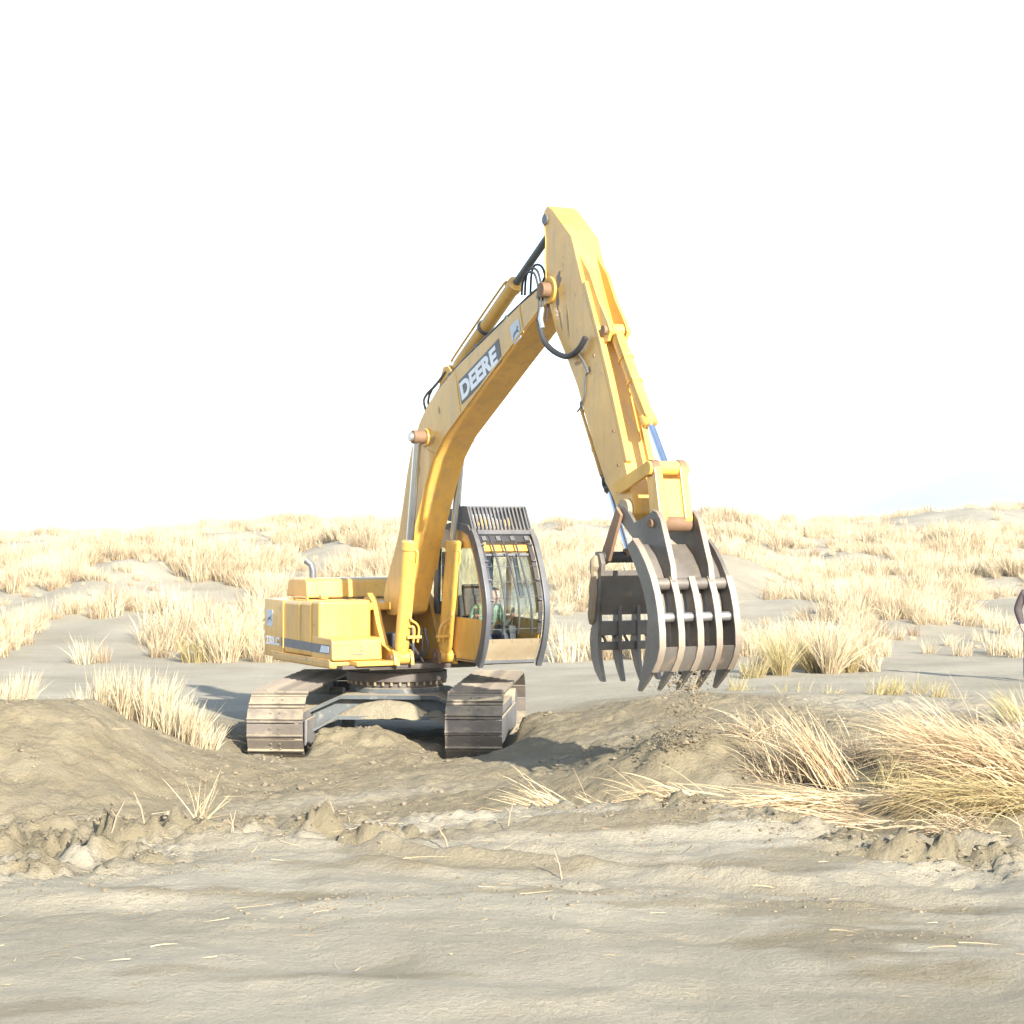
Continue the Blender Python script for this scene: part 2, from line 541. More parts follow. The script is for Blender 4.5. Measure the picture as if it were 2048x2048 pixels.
CLUMPS = []
for px_c, y_c, r_c, h_c in ((268, 16.7, .20, .24), (232, 16.9, .14, .16), (195, 15.7, .18, .20), (120, 16.2, .22, .14), (40, 16.0, .25, .16), (625, 17.1, .17, .22), (650, 17.0, .12, .16), (752, 16.8, .16, .18), (410, 17.2, .15, .18),
                            (866, 18.2, .16, .14), (335, 17.4, .18, .12), (520, 17.6, .12, .10), (980, 18.6, .2, .10), (1775, 15.9, .15, .17), (1872, 15.8, .16, .18), (1968, 15.7, .18, .20), (1700, 16.4, .14, .12), (1590, 17.2, .15, .1),
                            (80, 15.0, .16, .12), (300, 15.4, .12, .08), (1400, 18.0, .16, .10), (1130, 18.4, .14, .1)):
    CLUMPS.append(((px_c - 1024) / 4000.0 * y_c, y_c, r_c, h_c))
# track frame: centre and front direction
TC = np.array((-1.53, 26.42)); TF = np.array((-math.sin(R(4.3)), -math.cos(R(4.3)))); TL = np.array((-TF[1], TF[0]))


def height(X, Y):
    X = np.asarray(X, float); Y = np.asarray(Y, float)
    z = base_h(X, Y).astype(float)
    L = ledge(X) + 0.35 * fbm(X * 1.1, Y * 0.3, 4, 3) + 0.12 * fbm(X * 4, Y * 2, 3, 9)
    z = z + 0.28 * (1 - sstep(-0.15, 0.45, Y - L)) * sstep(3, 7, Y)
    # spoil mound at the left
    mx_ = np.where(X > -5.0, (X + 5.0) / 1.15, (X + 5.0) / 6.0)
    my_ = np.where(Y < 21.8, (Y - 21.8) / 1.9, (Y - 21.8) / 1.7)
    md = np.exp(-(np.abs(mx_) ** 2.4) - np.abs(my_) ** 2.2)
    z = z + 0.78 * md * (1 + 0.18 * fbm(X * 1.3, Y * 1.3, 4, 21))
    # sand heaped up between the tracks and beside them
    z = z + 0.24 * np.exp(-((X + 1.95) / .75) ** 4 - ((Y - 24.7) / .5) ** 2) * (1 + .5 * fbm(X * 4, Y * 4, 3, 5))
    z = z + 0.16 * np.exp(-((X - .35) / .35) ** 2 - ((Y - 25.6) / 1.2) ** 2)
    z = z + 0.12 * np.exp(-((X + .9) / 1.0) ** 2 - ((Y - 22.2) / .5) ** 2)
    # heap of dug sand below the rake
    z = z + 0.42 * np.exp(-((X - 1.75) / .95) ** 2 - ((Y - 20.5) / .85) ** 2) * (1 + .35 * fbm(X * 2.5, Y * 2.5, 4, 23))
    # tracks press into the sand
    u = (X - TC[0]) * TF[0] + (Y - TC[1]) * TF[1]
    v = (X - TC[0]) * TL[0] + (Y - TC[1]) * TL[1]
    for s in (-1, 1):
        p = (1 - sstep(.33, .50, np.abs(v - s * 1.21))) * (1 - sstep(2.15, 2.6, np.abs(u)))
        z = z * (1 - p) + np.minimum(z, -0.10) * p
    # relief
    far = sstep(30, 50, Y)
    near = 1 - far
    dig = sstep(15.6, 18.2, Y) * (1 - sstep(25, 30, Y))
    edge = np.exp(-((Y - L - .1) / .55) ** 2)
    rough = np.exp(-((X + 4.0) / 1.5) ** 4 - ((Y - 16.0) / 1.5) ** 4) + .5 * np.exp(-((X + 1.2) / 1.6) ** 4 - ((Y - 17.2) / .7) ** 4) + .7 * np.exp(-((X - 4.2) / 1.2) ** 4 - ((Y - 15.6) / .8) ** 4)
    z = z + near * 0.035 * fbm(X * .9, Y * .9, 4, 31)
    z = z + dig * (0.085 * fbm(X * 1.5, Y * 1.5, 6, 41, 0.62) + .05 * np.abs(fbm(X * 4.0, Y * 4.0, 4, 47, .65)))
    z = z + dig * 0.030 * (0.5 - np.abs(fbm(X * 7, Y * 7, 3, 43)))
    crust = np.abs(fbm(X * 3.2, Y * 2.2, 4, 51, 0.6))
    z = z + edge * (0.20 * crust - 0.03) + rough * (0.30 * np.abs(fbm(X * 2.4, Y * 2.4, 6, 53, .66)) - .05)
    # broken clumps of crust standing up, cast shadows to their left
    for cx, cy, cr, ch in CLUMPS:
        ax, ay = (X - cx), (Y - cy)
        m_ = (np.abs(ax) < 4 * cr) & (np.abs(ay) < 4 * cr)
        if not m_.any(): continue
        x_, y_ = ax[m_], ay[m_]
        d_ = np.sqrt((x_ / 1.6) ** 2 + y_ ** 2) / cr * .75 + .8 * fbm(X[m_] * 5, Y[m_] * 5, 5, 151, .65)
        z[m_] = z[m_] + .70 * ch * (1 - sstep(.25, .95, d_)) * (.6 + .9 * fbm(X[m_] * 9, Y[m_] * 9, 4, 153, .65)) - .05 * np.exp(-((d_ - 1.15) / .3) ** 2)
    # ruts left by wheels and tracks
    for xa, ya, slope, wd, dp in ((-1.0, 16.1, -.42, .22, .07), (-.4, 15.2, -.38, .22, .06), (1.2, 16.4, .10, .25, .05), (1.5, 14.2, -.2, .3, .06), (-3.5, 13.4, .15, .3, .05)):
        d_ = (Y - ya - slope * (X - xa) + .25 * fbm(X * .6, Y * .2, 2, 161)) / wd
        env = np.exp(-((X - xa) / 2.6) ** 4) * (1 - sstep(16.8, 17.6, Y))
        z = z + env * dp * (-np.exp(-d_ ** 2) + .7 * np.exp(-(np.abs(d_) - 1.5) ** 2 / .25) * (.6 + .8 * fbm(X * 4, Y * 4, 3, 163)))
    # smooth swept sand and shallow vehicle ruts in front
    fore = (1 - sstep(15.5, 17.5, Y)) * sstep(3, 8, Y)
    sh = Y + 0.12 * X + 0.25 * fbm(X * .5, Y * .5, 2, 61)
    z = z + fore * 0.006 * np.sin(sh * 5.2 + 4 * fbm(X * .7, Y * .7, 2, 63)) + fore * 0.045 * fbm(X * .7 + Y * .25, Y * 1.1, 4, 65) + fore * .022 * fbm(X * 2.4, Y * 3.2, 4, 67)
    z = z - 0.13 * np.exp(-((X - 3.25) / .42) ** 2 - ((Y - 14.9) / .30) ** 2) - 0.08 * np.exp(-((X - 2.6) / .3) ** 2 - ((Y - 14.6) / .2) ** 2)
    # dunes
    z = z + far * (1.1 * fbm(X * .075, Y * .06, 3, 75) * np.clip((Y - 42) / 30, 0, 1.1) + 0.75 * fbm(X * .20, Y * .12, 3, 73) * np.clip((Y - 40) / 20, .25, 1))
    for hx, hy, hh, hs in ((-22.3, 97, 1.3, 2.2), (-9.5, 100, .8, 3.0), (-15.5, 104, .5, 2.0), (-3.5, 96, .6, 2.2), (2.5, 104, .8, 2.4), (5.2, 112, .9, 1.8), (11.5, 106, .7, 2.6), (15.0, 118, .5, 2.0), (-11.0, 60, .6, 2.0), (-4.0, 66, .5, 1.8), (7.5, 66, .6, 2.2), (4.0, 58, .45, 1.5)):
        z = z + hh * np.exp(-((X - hx) / hs) ** 2 - ((Y - hy) / (2.2 * hs)) ** 2)
    return z


def damp_shade(X, Y):
    L = ledge(X)
    d = sstep(0, .6, Y - L) * (1 - sstep(26.0, 31.0, Y)) * 0.95
    d = d * (1 - 0.8 * sstep(3.2, 4.2, X) * sstep(21.5, 24, Y))
    d = d * (1 - 0.85 * (1 - sstep(-5.2, -4.2, X + 0.0)) * sstep(23.0, 24.0, Y))
    # a paler streak of dry sand across the dug ground
    d = d * (1 - .75 * np.exp(-((Y - 21.2 - .35 * (X + 1.2)) / .35) ** 2) * np.exp(-((X + 1.6) / 1.3) ** 2))
    for cx, cy, cr, ch in CLUMPS:
        m_ = (np.abs(X - cx) < 1.5) & (np.abs(Y - cy) < 1.2)
        if not m_.any(): continue
        x_, y_ = X[m_], Y[m_]
        d[m_] = np.maximum(d[m_], 1.3 * np.exp(-(((x_ - cx) / (2.2 * cr)) ** 2 + ((y_ - cy) / (1.5 * cr)) ** 2)) + .35 * fbm(x_ * 4, y_ * 4, 3, 85) * np.exp(-(((x_ - cx) / (3 * cr)) ** 2 + ((y_ - cy) / (2 * cr)) ** 2)))
    e_ = np.exp(-((Y - L) / .45) ** 2) * (.55 + .9 * fbm(X * 1.7, Y * 1.7, 4, 87))
    d = np.maximum(d, np.clip(e_, 0, 1))
    st_ = sstep(.12, .42, fbm(X * .45 + Y * .15, Y * 1.3 - X * .25, 4, 89, .6)) * (1 - sstep(17.5, 19, Y)) * .8
    d = np.maximum(d, st_)
    d = np.maximum(d, .95 * np.exp(-((X - 4.0) / 2.2) ** 4 - ((Y - 19.0) / 1.7) ** 4))  # soil among the right grass clumps: its shadow is put into the colour
    rg = np.exp(-((X + 4.0) / 1.5) ** 4 - ((Y - 16.0) / 1.5) ** 4)
    d = np.maximum(d, rg * sstep(-.15, .3, fbm(X * 1.8, Y * 1.8, 5, 91, .65)) * .85)
    return np.clip(d + .45 * fbm(X * .8, Y * 1.5, 5, 81, .6), 0, 1)


def H(x, y):
    return float(height(np.array([x]), np.array([y]))[0])


def graded(lo_far, lo, hi, hi_far, step, grow):
    mid = np.arange(lo, hi, step)
    up = []; p = hi; s = step
    while p < hi_far:
        up.append(p); s *= grow; p += s
    dn = []; p = lo; s = step
    while p > lo_far:
        s *= grow; p -= s; dn.append(p)
    return np.array(dn[::-1] + list(mid) + up)


xs = graded(-6500, -7.0, 7.0, 6500, 0.042, 1.075)
ys = graded(-900, 12.0, 27.5, 6500, 0.042, 1.014)
ys = ys[ys > -900]
lowY = ys[ys < 12.0]
ys = np.concatenate([graded(-900, 9.0, 12.0, 12.0, 0.07, 1.12)[:-1], ys[ys >= 12.0]])
ys = np.unique(np.round(ys, 4))
GX, GY = np.meshgrid(xs, ys)
GZ = height(GX, GY)
GZ = np.where(np.abs(GX) > 400, GZ * 0.3, GZ)
nx, ny = len(xs), len(ys)
me = bpy.data.meshes.new("ground")
me.vertices.add(nx * ny)
me.vertices.foreach_set("co", np.stack([GX, GY, GZ], -1).reshape(-1).astype(np.float32))
ii = np.arange(nx * ny).reshape(ny, nx)
quads = np.stack([ii[:-1, :-1], ii[:-1, 1:], ii[1:, 1:], ii[1:, :-1]], -1).reshape(-1, 4)
me.loops.add(quads.size)
me.loops.foreach_set("vertex_index", quads.reshape(-1).astype(np.int32))
me.polygons.add(len(quads))
me.polygons.foreach_set("loop_start", (np.arange(len(quads)) * 4).astype(np.int32))
me.polygons.foreach_set("use_smooth", np.ones(len(quads), bool))
me.update()
at = me.attributes.new("damp_shade", 'FLOAT', 'POINT')
at.data.foreach_set("value", damp_shade(GX, GY).reshape(-1).astype(np.float32))
me.materials.append(M['sand'])
ground = bpy.data.objects.new("ground", me)
COL.objects.link(ground)
tag(ground, "grey tan dune sand, dug over around the machine", kind="structure")

# far headland beyond the dunes, at the right
hx = np.linspace(560, 4200, 130); hy = np.linspace(3700, 5200, 26)
HX, HY = np.meshgrid(hx, hy)
prof_ = np.interp(HX, [560, 720, 800, 880, 960, 1060, 1400, 2200, 3200, 4200], [0, 8, 45, 92, 122, 130, 150, 135, 90, 0])
crossp = np.clip((HY - 3700) / 420, 0, 1) * np.clip((5200 - HY) / 500, 0, 1)
HZ = -4 + prof_ * sstep(0, 1, crossp) * (1 + .10 * fbm(HX * .004, HY * .004, 4, 201)) + 6 * fbm(HX * .012, HY * .012, 3, 203) * crossp
me = bpy.data.meshes.new("distant_hill")
k_ = np.arange(HX.size).reshape(HX.shape)
fq = np.stack([k_[:-1, :-1], k_[:-1, 1:], k_[1:, 1:], k_[1:, :-1]], -1).reshape(-1, 4)
me.from_pydata(np.stack([HX, HY, HZ], -1).reshape(-1, 3).tolist(), [], fq.tolist())
for p in me.polygons: p.use_smooth = True
m, n, b = new_mat('hill_scrub')
geo = n.nodes.new("ShaderNodeNewGeometry")
hn = nz(n, 0.01, 6, 0.6, geo.outputs["Position"])
n.links.new(ramp(n, hn.outputs[0], [(0.35, (0.035, 0.05, 0.03)), (0.65, (0.07, 0.085, 0.05))]).outputs[0], b.inputs["Base Color"])
b.inputs["Roughness"].default_value = 1.0
me.materials.append(m)
hill = bpy.data.objects.new("distant_hill", me); COL.objects.link(hill)
tag(hill, "faint pale blue headland far beyond the dunes at the right", kind="structure")

# thin even haze in the air
mb = MB(); mb.box((0, 1900, 88), (14000, 10000, 190))
haze = mb.build("haze", 'sand')
m = bpy.data.materials.new("haze_air"); m.use_nodes = True
n = m.node_tree; n.nodes.clear()
pv = n.nodes.new("ShaderNodeVolumePrincipled"); ho = n.nodes.new("ShaderNodeOutputMaterial")
pv.inputs["Color"].default_value = (0.86, 0.93, 1.0, 1)
pv.inputs["Density"].default_value = 2.3e-4
n.links.new(pv.outputs[0], ho.inputs["Volume"])
haze.data.materials.clear(); haze.data.materials.append(m)
tag(haze, "thin bright sea haze over the dunes", kind="stuff")
# ------------------------------------------------------------------ excavator
EX = empty("excavator", (-1.515, 26.34, 0.0), R(-63))
tag(EX, "yellow tracked excavator with caged cab and a black rake bucket raised over the sand", "excavator")
EX_M = Matrix.Translation((-1.515, 26.34, 0)) @ Matrix.Rotation(R(-63), 4, 'Z')
REL = R(-94.3 + 63)                              # undercarriage heading against the house


def sideM(x, y, z, ang):
    """matrix for flat marks on the right-hand face (normal -y), text running along +x turned by ang"""
    c, s = math.cos(ang), math.sin(ang)
    return Matrix(((c, -s, 0, x), (0, 0, -1, y), (s, c, 0, z), (0, 0, 0, 1)))


def emblem(parent, x, y, z, w, h, ang):
    """rounded shield with a leaping animal mark"""
    mb = MB()
    pts = []
    for cx, cz, a0 in ((w / 2 - .03, h / 2 - .03, 0), (-w / 2 + .03, h / 2 - .03, 90), (-w / 2 + .045, -h / 2 + .03, 180), (w / 2 - .045, -h / 2 + .03, 270)):
        for k in range(5):
            t = R(a0 + 22.5 * k)
            pts.append((cx + .03 * math.cos(t), cz + .03 * math.sin(t)))
    mb.prism(pts, -.004, 0.0)
    o = mb.build("emblem", 'decal', parent)
    c, s = math.cos(ang), math.sin(ang)
    mt = Matrix(((c, 0, -s, x), (0, 1, 0, y), (s, 0, c, z), (0, 0, 0, 1)))
    o.matrix_local = mt
    # leaping mark
    k = w / .26
    body = [(-.085, -.03), (-.06, -.005), (-.02, .012), (.03, .012), (.055, .035), (.06, .065), (.068, .04), (.088, .032), (.09, .022), (.07, .018),
            (.06, -.005), (.085, -.022), (.1, -.045), (.092, -.048), (.07, -.03), (.035, -.02), (-.02, -.022), (-.05, -.04), (-.085, -.075), (-.092, -.07), (-.068, -.04)]
    mb = MB(); mb.prism([(p[0] * k, p[1] * k) for p in body], -.007, -.0045)
    d = mb.build("mark", 'stripe', None)
    d.parent = parent
    d.matrix_local = mt
    return o


# ---- undercarriage
TZ0, TZ1 = -0.14, 0.76
RAD = (TZ1 - TZ0) / 2 - .03
ZC = (TZ0 + TZ1) / 2
HALF = 2.14 - RAD - .03
shoe_mesh = None
under = None
mb = MB()
mb.vprism([(.62 * math.cos(t), .62 * math.sin(t)) for t in np.linspace(0, 2 * math.pi, 40, endpoint=False)], .40, .70)
mb.bevel(.02, 50)
def xprism(prof, x0, x1):
    k = len(prof)
    mb._new([(x0, y, z) for y, z in prof] + [(x1, y, z) for y, z in prof],
            [list(range(k)), list(range(2 * k - 1, k - 1, -1))] + [(i, (i + 1) % k, k + (i + 1) % k, k + i) for i in range(k)])


# cross frame: top and bottom plates that dip towards the tracks, a recessed web between them
xprism([(-1.02, .40), (-.62, .58), (.62, .58), (1.02, .40), (1.02, .445), (.60, .63), (-.60, .63), (-1.02, .445)], -.84, .84)
xprism([(-1.04, .12), (-.66, .33), (.66, .33), (1.04, .12), (1.04, .16), (.64, .375), (-.64, .375), (-1.04, .16)], -.95, .95)
xprism([(-1.0, .15), (-.62, .36), (.62, .36), (1.0, .15), (1.0, .42), (.60, .60), (-.60, .60), (-1.0, .42)], -.70, .70)
under = mb.build("undercarriage_frame", 'blue', EX)
under.rotation_euler.z = REL
# sand lying on the cross frame: a soft rounded heap
mb = MB()
rr = random.Random(3)
na_, nr_ = 40, 12
for sx, cy, rx_, ry, hh in ((.80, .02, .20, .62, .22), (.78, -.78, .20, .30, .04), (.80, .70, .2, .30, .10)):
    rings = []
    for jx in range(nr_):
        f = jx / (nr_ - 1)
        ring = []
        for i in range(na_):
            t = 2 * math.pi * i / na_
            w = (1 - f) * (1 + .10 * math.sin(3 * t + cy) + .06 * math.sin(7 * t))
            x, y = sx + rx_ * w * math.cos(t), cy + ry * w * math.sin(t)
            z = (.345 if abs(y) < .62 else .345 - (abs(y) - .62) * .5) + hh * math.cos(min(1, 1 - f) * math.pi / 2) ** .8 + .03 * float(fbm(np.array([x * 6]), np.array([y * 6]), 3, 77)[0])
            ring.append(mb.bm.verts.new((x, y, z)))
        rings.append(ring)
    for jx in range(nr_ - 1):
        for i in range(na_):
            mb.bm.faces.new((rings[jx][i], rings[jx][(i + 1) % na_], rings[jx + 1][(i + 1) % na_], rings[jx + 1][i]))
o = mb.build("sand_heap", 'sand', under, sharp=80)
at = o.data.attributes.new("damp_shade", 'FLOAT', 'POINT')
at.data.foreach_set("value", np.full(len(o.data.vertices), .5, np.float32))
o["kind"] = "stuff"

per = 2 * math.pi * RAD + 4 * HALF
NSH = 50
pitch = per / NSH


def track_pt(s):
    s = s % per
    if s < 2 * HALF:
        return -HALF + s, ZC + RAD, 0.0
    s -= 2 * HALF
    if s < math.pi * RAD:
        t = s / RAD
        return HALF + RAD * math.sin(t), ZC + RAD * math.cos(t), t
    s -= math.pi * RAD
    if s < 2 * HALF:
        return HALF - s, ZC - RAD, math.pi
    s -= 2 * HALF
    t = s / RAD
    return -HALF - RAD * math.sin(t), ZC - RAD * math.cos(t), math.pi + t


def build_shoe(parent):
    mb = MB()
    w = .345
    p = pitch * .5
    prof = [(-p + .004, 0), (p - .004, -.004), (p - .004, .012), (p - .03, .018), (p - .034, .046), (p - .05, .046), (p - .056, .016),
            (-p + .03, .016), (-p + .004, .012)]
    mb.prism(prof, -w, w)
    for y in (-.055, .055):
        for x in (-.035, .035):
            mb.tube((x, y, .012), (x, y, .03), .014, seg=6)
    return mb.build("track_shoe", 'shoe', parent, sharp=25)


for side in (1, -1):
    mb = MB()
    yy = side * 1.21
    prof = [(-1.55, ZC - .10), (-1.45, ZC + .14), (1.35, ZC + .14), (1.6, ZC + .04), (1.6, ZC - .10), (1.2, ZC - .20), (-1.2, ZC - .20)]
    mb.prism(prof, yy - .2, yy + .2)
    for s2 in (-1, 1):                                     # sloping sand-caked outer cover
        mb.prism([(-1.4, ZC - .28), (-1.4, ZC + .05), (1.35, ZC + .05), (1.35, ZC - .28)], yy + s2 * .22, yy + s2 * .26)
    mb.bevel(.02)
    tf = mb.build("crawler_track", 'track', EX)
    tf.rotation_euler.z = REL
    for nm, x in (("sprocket", -HALF), ("idler", HALF)):
        mb = MB()
        if nm == "sprocket":
            pr = []
            for k in range(36):
                t = 2 * math.pi * k / 36
                r_ = RAD - .06 if k % 2 else RAD - .10
                pr.append((x + r_ * math.cos(t), ZC + r_ * math.sin(t)))
            mb.prism(pr, yy - .05, yy + .05)
            mb.tube((x, yy - .24, ZC), (x, yy + .24, ZC), .22, seg=24)
        else:
            mb.tube((x, yy - .09, ZC), (x, yy + .09, ZC), RAD - .07, seg=36)
            mb.tube((x, yy - .22, ZC), (x, yy + .22, ZC), .10, seg=18)
        mb.bevel(.01, 50)
        mb.build(nm, 'track', tf)
    for k in range(8):
        mb = MB()
        x = -1.35 + 2.7 * k / 7
        mb.tube((x, yy - .2, ZC - .27), (x, yy + .2, ZC - .27), .085, seg=14)
        mb.build("roller", 'track', tf)
    mb = MB()                                              # chain the shoes are bolted to
    path = [(track_pt(per * i / 60)[0], track_pt(per * i / 60)[1]) for i in range(60)]
    c2 = [(p[0], p[1]) for p in path]
    for y in (-.07, .07):
        for i in range(60):
            a = Vector((c2[i][0], 0, c2[i][1])); b2 = Vector((c2[(i + 1) % 60][0], 0, c2[(i + 1) % 60][1]))
            mid = (a + b2) / 2; dd = b2 - a
            nn = Vector((0, 0, ZC)) - Vector((0, 0, mid.z)) if abs(mid.x) < HALF else Vector((math.copysign(HALF, mid.x), 0, ZC)) - mid
            nn.y = 0; nn.normalize()
            cc = mid + nn * .05
            mb.box((cc.x, yy + y, cc.z), (dd.length * .96, .04, .08), (0, -math.atan2(dd.z, dd.x), 0))
    mb.build("track_chain", 'track', tf)
    proto = None
    for k in range(NSH):
        x, z, t = track_pt(k * pitch + (0.05 if side > 0 else .11))
        if proto is None:
            proto = build_shoe(tf); sh = proto
        else:
            sh = bpy.data.objects.new("track_shoe", proto.data); COL.objects.link(sh); sh.parent = tf
        sh.location = (x, yy + rr.uniform(-.004, .004), z)
        sh.rotation_euler = (rr.uniform(-.008, .008), t + rr.uniform(-.02, .02), 0)

# ---- turntable with bolts
mb = MB()
for r0, z0, z1 in ((.60, .70, .78), (.66, .78, .90), (.62, .90, .965)):
    mb.vprism([(r0 * math.cos(t), r0 * math.sin(t)) for t in np.linspace(0, 2 * math.pi, 48, endpoint=False)], z0, z1)
mb.bevel(.006, 50, 1)
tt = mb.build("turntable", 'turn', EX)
mb = MB()
mb.tube((0, 0, 0), (0, 0, .05), .018, seg=6)
bolt = mb.build("bolt", 'mud', tt)
for k in range(36):
    t = 2 * math.pi * k / 36
    if k == 0:
        bolt.location = (.635, 0, .735)
    else:
        instance(bolt, "bolt", (.635 * math.cos(t), .635 * math.sin(t), .735), (0, 0, t), tt)

# ---- house
YR, YL = -1.20, 1.16
mb = MB()
mb.box((-.45, 0, 1.0), (2.6, 1.5, .07))
mb.vprism([(.86, -1.12), (.86, 1.0), (-1.2, 1.0), (-1.2, -1.12)], .985, 1.03)
mb.bevel(.012)
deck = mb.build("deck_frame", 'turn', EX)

mb = MB()                                              # counterweight: curved tail
pts = [(-1.035, YR), (-1.74, YR)]
for k in range(9):
    t = R(180 + 90 - 10 * k * 1.0)
    pts.append((-1.74 + .14 * math.cos(t), YR + .14 + .14 * math.sin(t)))
pts2 = []
for k in range(1, 12):
    y = YR + .14 + (YL - YR - .28) * k / 12
    pts2.append((-1.88 - .34 * math.sin(math.pi * k / 12) ** .7, y))
pts += pts2
for k in range(9):
    t = R(180 - 10 * k)
    pts.append((-1.74 + .14 * math.cos(t), YL - .14 + .14 * math.sin(t)))
pts += [(-1.74, YL), (-1.035, YL)]
mb.vprism(list(reversed(pts)), 1.03, 1.80)
bmesh.ops.recalc_face_normals(mb.bm, faces=mb.bm.faces)
es = [e for e in mb.bm.edges if len(e.link_faces) == 2 and any(abs(f.normal.z) > .9 for f in e.link_faces) and any(abs(f.normal.z) < .1 for f in e.link_faces)]
bmesh.ops.bevel(mb.bm, geom=es, offset=.07, segments=4, profile=.5, affect='EDGES', clamp_overlap=True)
cw = mb.build("counterweight", 'yellow', EX, sharp=45)
emblem(cw, -1.55, YR - .001, 1.545, .25, .22, 0)
text_mesh("lettering", "230LC", .115, .52, 'white', cw, sideM(-1.50 - .20, YR - .002, 1.185, 0), bold=.03)

mb = MB()
for x0, x1, y0, y1, z0, z1 in ((-1.14, .24, -.9, .34, 1.70, 1.795), (-1.0, .22, .40, YL, 1.06, 1.80), (-.35, -.30, -.385, .385, 1.03, 1.69)):
    mb.box(((x0 + x1) / 2, (y0 + y1) / 2, (z0 + z1) / 2), (x1 - x0, y1 - y0, z1 - z0))
mb.bevel(.02, 30, 3)
body = mb.build("house_body", 'yellow', EX)


def panel(name, x0, x1, y0, y1, z0, z1, mat='yellow', bev=.025, parent=body):
    mb = MB()
    mb.box(((x0 + x1) / 2, (y0 + y1) / 2, (z0 + z1) / 2), (x1 - x0, y1 - y0, z1 - z0))
    mb.bevel(bev, 30, 3)
    return mb.build(name, mat, parent)


# right-hand side: doors, rib and tank
panel("door_panel", -1.012, -.415, YR, -.45, 1.10, 1.80, bev=.05)
panel("door_panel", -.405, -.005, YR, -.45, 1.10, 1.81, bev=.05)
panel("seam_rib", -1.028, -1.004, YR - .016, -.5, 1.16, 1.79, bev=.006)
panel("fuel_tank", .005, .27, YR, -.48, 1.33, 1.835, bev=.05)
panel("sill", -1.45, .66, YR - .012, -.9, .985, 1.095, mat='yellow', bev=.035)
panel("grab_lip", -1.45, .66, YR - .028, YR - .01, 1.088, 1.104, mat='yellow', bev=.004)
# tool box and step
mb = MB()
mb.prism([(.005, 1.09), (.72, 1.09), (.70, 1.34), (.66, 1.375), (.005, 1.385)], YR, -.52)
mb.bevel(.025, 30, 3)
tb = mb.build("tool_box", 'yellow', body)
for yy in (-.80,):
    for dz in (0, .045, .09):
        mb = MB(); mb.box((.716 - dz * .08, yy, 1.17 + dz), (.02, .03, .018)); mb.build("latch", 'stripe', tb)
    mb = MB(); mb.box((.722, yy - .07, 1.165), (.02, .13, .012)); mb.build("handle", 'stripe', tb)
mb = MB(); mb.prism([(.0, 1.17), (.64, 1.17), (.64, 1.285), (.0, 1.285)], YR - .005, YR - .001); mb.build("grey_stripe", 'stripe', tb)
mb = MB(); mb.prism([(.3, 1.18), (.60, 1.185), (.60, 1.27), (.36, 1.27)], YR - .008, YR - .0055); mb.build("pale_label", 'decal', tb)
panel("step", .42, .92, -.95, -.44, 1.025, 1.085, bev=.012)
mb = MB(); mb.prism([(-1.11, 1.185), (-.012, 1.175), (-.012, 1.288), (-1.11, 1.30)], YR - .005, YR - .001)
mb.build("grey_stripe", 'stripe', body)
# engine hood
mb = MB()
mb.prism([(-1.95, 1.82), (-1.86, 2.05), (-1.75, 2.08), (-1.24, 2.08), (-1.17, 2.05), (-1.14, 1.82)], -.82, 1.0)
mb.bevel(.03, 30, 3)
hood = mb.build("engine_hood", 'yellow', body)
mb = MB(); mb.box((-.95, -.66, 1.84), (.12, .1, .06)); mb.bevel(.015); mb.build("filler_cap", 'yellow', body)
mb = MB(); mb.path([(-1.62, -.55, 2.05), (-1.62, -.55, 2.18), (-1.635, -.57, 2.26), (-1.68, -.63, 2.32)], [.045, .045, .045, .05], 14)
mb.build("exhaust_pipe", 'dark', body)
mb = MB(); mb.path([(-1.0, -1.05, 1.80), (-1.0, -1.05, 1.84), (-.55, -1.05, 1.84), (-.55, -1.05, 1.80)], .014, 8)
mb.build("grab_rail", 'yellow', body)
# boom tower plates
for s, nm in ((-1, 1), (1, 1)):
    mb = MB()
    mb.prism([(-.45, 1.03), (-.30, 1.62), (-.10, 1.86), (.06, 1.88), (.20, 1.78), (.34, 1.50), (.52, 1.24), (.95, 1.12), (.98, 1.02)], s * .405 - .02, s * .405 + .02)
    mb.bevel(.006)
    bp = mb.build("boom_bracket", 'yellow_dirty', body)
    mb = MB()
    mb.strip([(.06, 1.90), (.22, 1.79), (.36, 1.51), (.54, 1.25), (.95, 1.13)], s * .405 - .045, s * .405 + .045, .02)
    mb.build("bracket_flange", 'yellow', bp)
    mb = MB(); mb.tube((.04, s * .425, 1.72), (.04, s * .46, 1.72), .075, seg=18); mb.build("pin_cap", 'rust', bp)
panel("swing_motor", -.02, .22, -.16, .12, 1.03, 1.40, 'black', .04)
# hydraulic pipes and hoses between the boom cylinders
for y, x in ((-.12, .50), (-.05, .52), (.06, .52), (.13, .50)):
    mb = MB()
    mb.path([(x + .1, y, 1.47), (x + .12, y * 1.05, 1.38), (x + .14, y * 1.2, 1.25), (x + .10, y * .9, 1.12), (x - .1, y * .5, 1.06)], .018, 8)
    mb.build("hose", 'steel' if y < -.08 else 'dark', body)
for k, (a, c3_) in enumerate((((.3, -.02, 1.30), (.62, .10, 1.04)), ((.32, .0, 1.24), (.6, -.16, 1.05)))):
    mb = MB(); mb.path([a, ((a[0] + c3_[0]) / 2, (a[1] + c3_[1]) / 2, (a[2] + c3_[2]) / 2 + .05), c3_], .014, 8); mb.build("hose", 'steel', body)

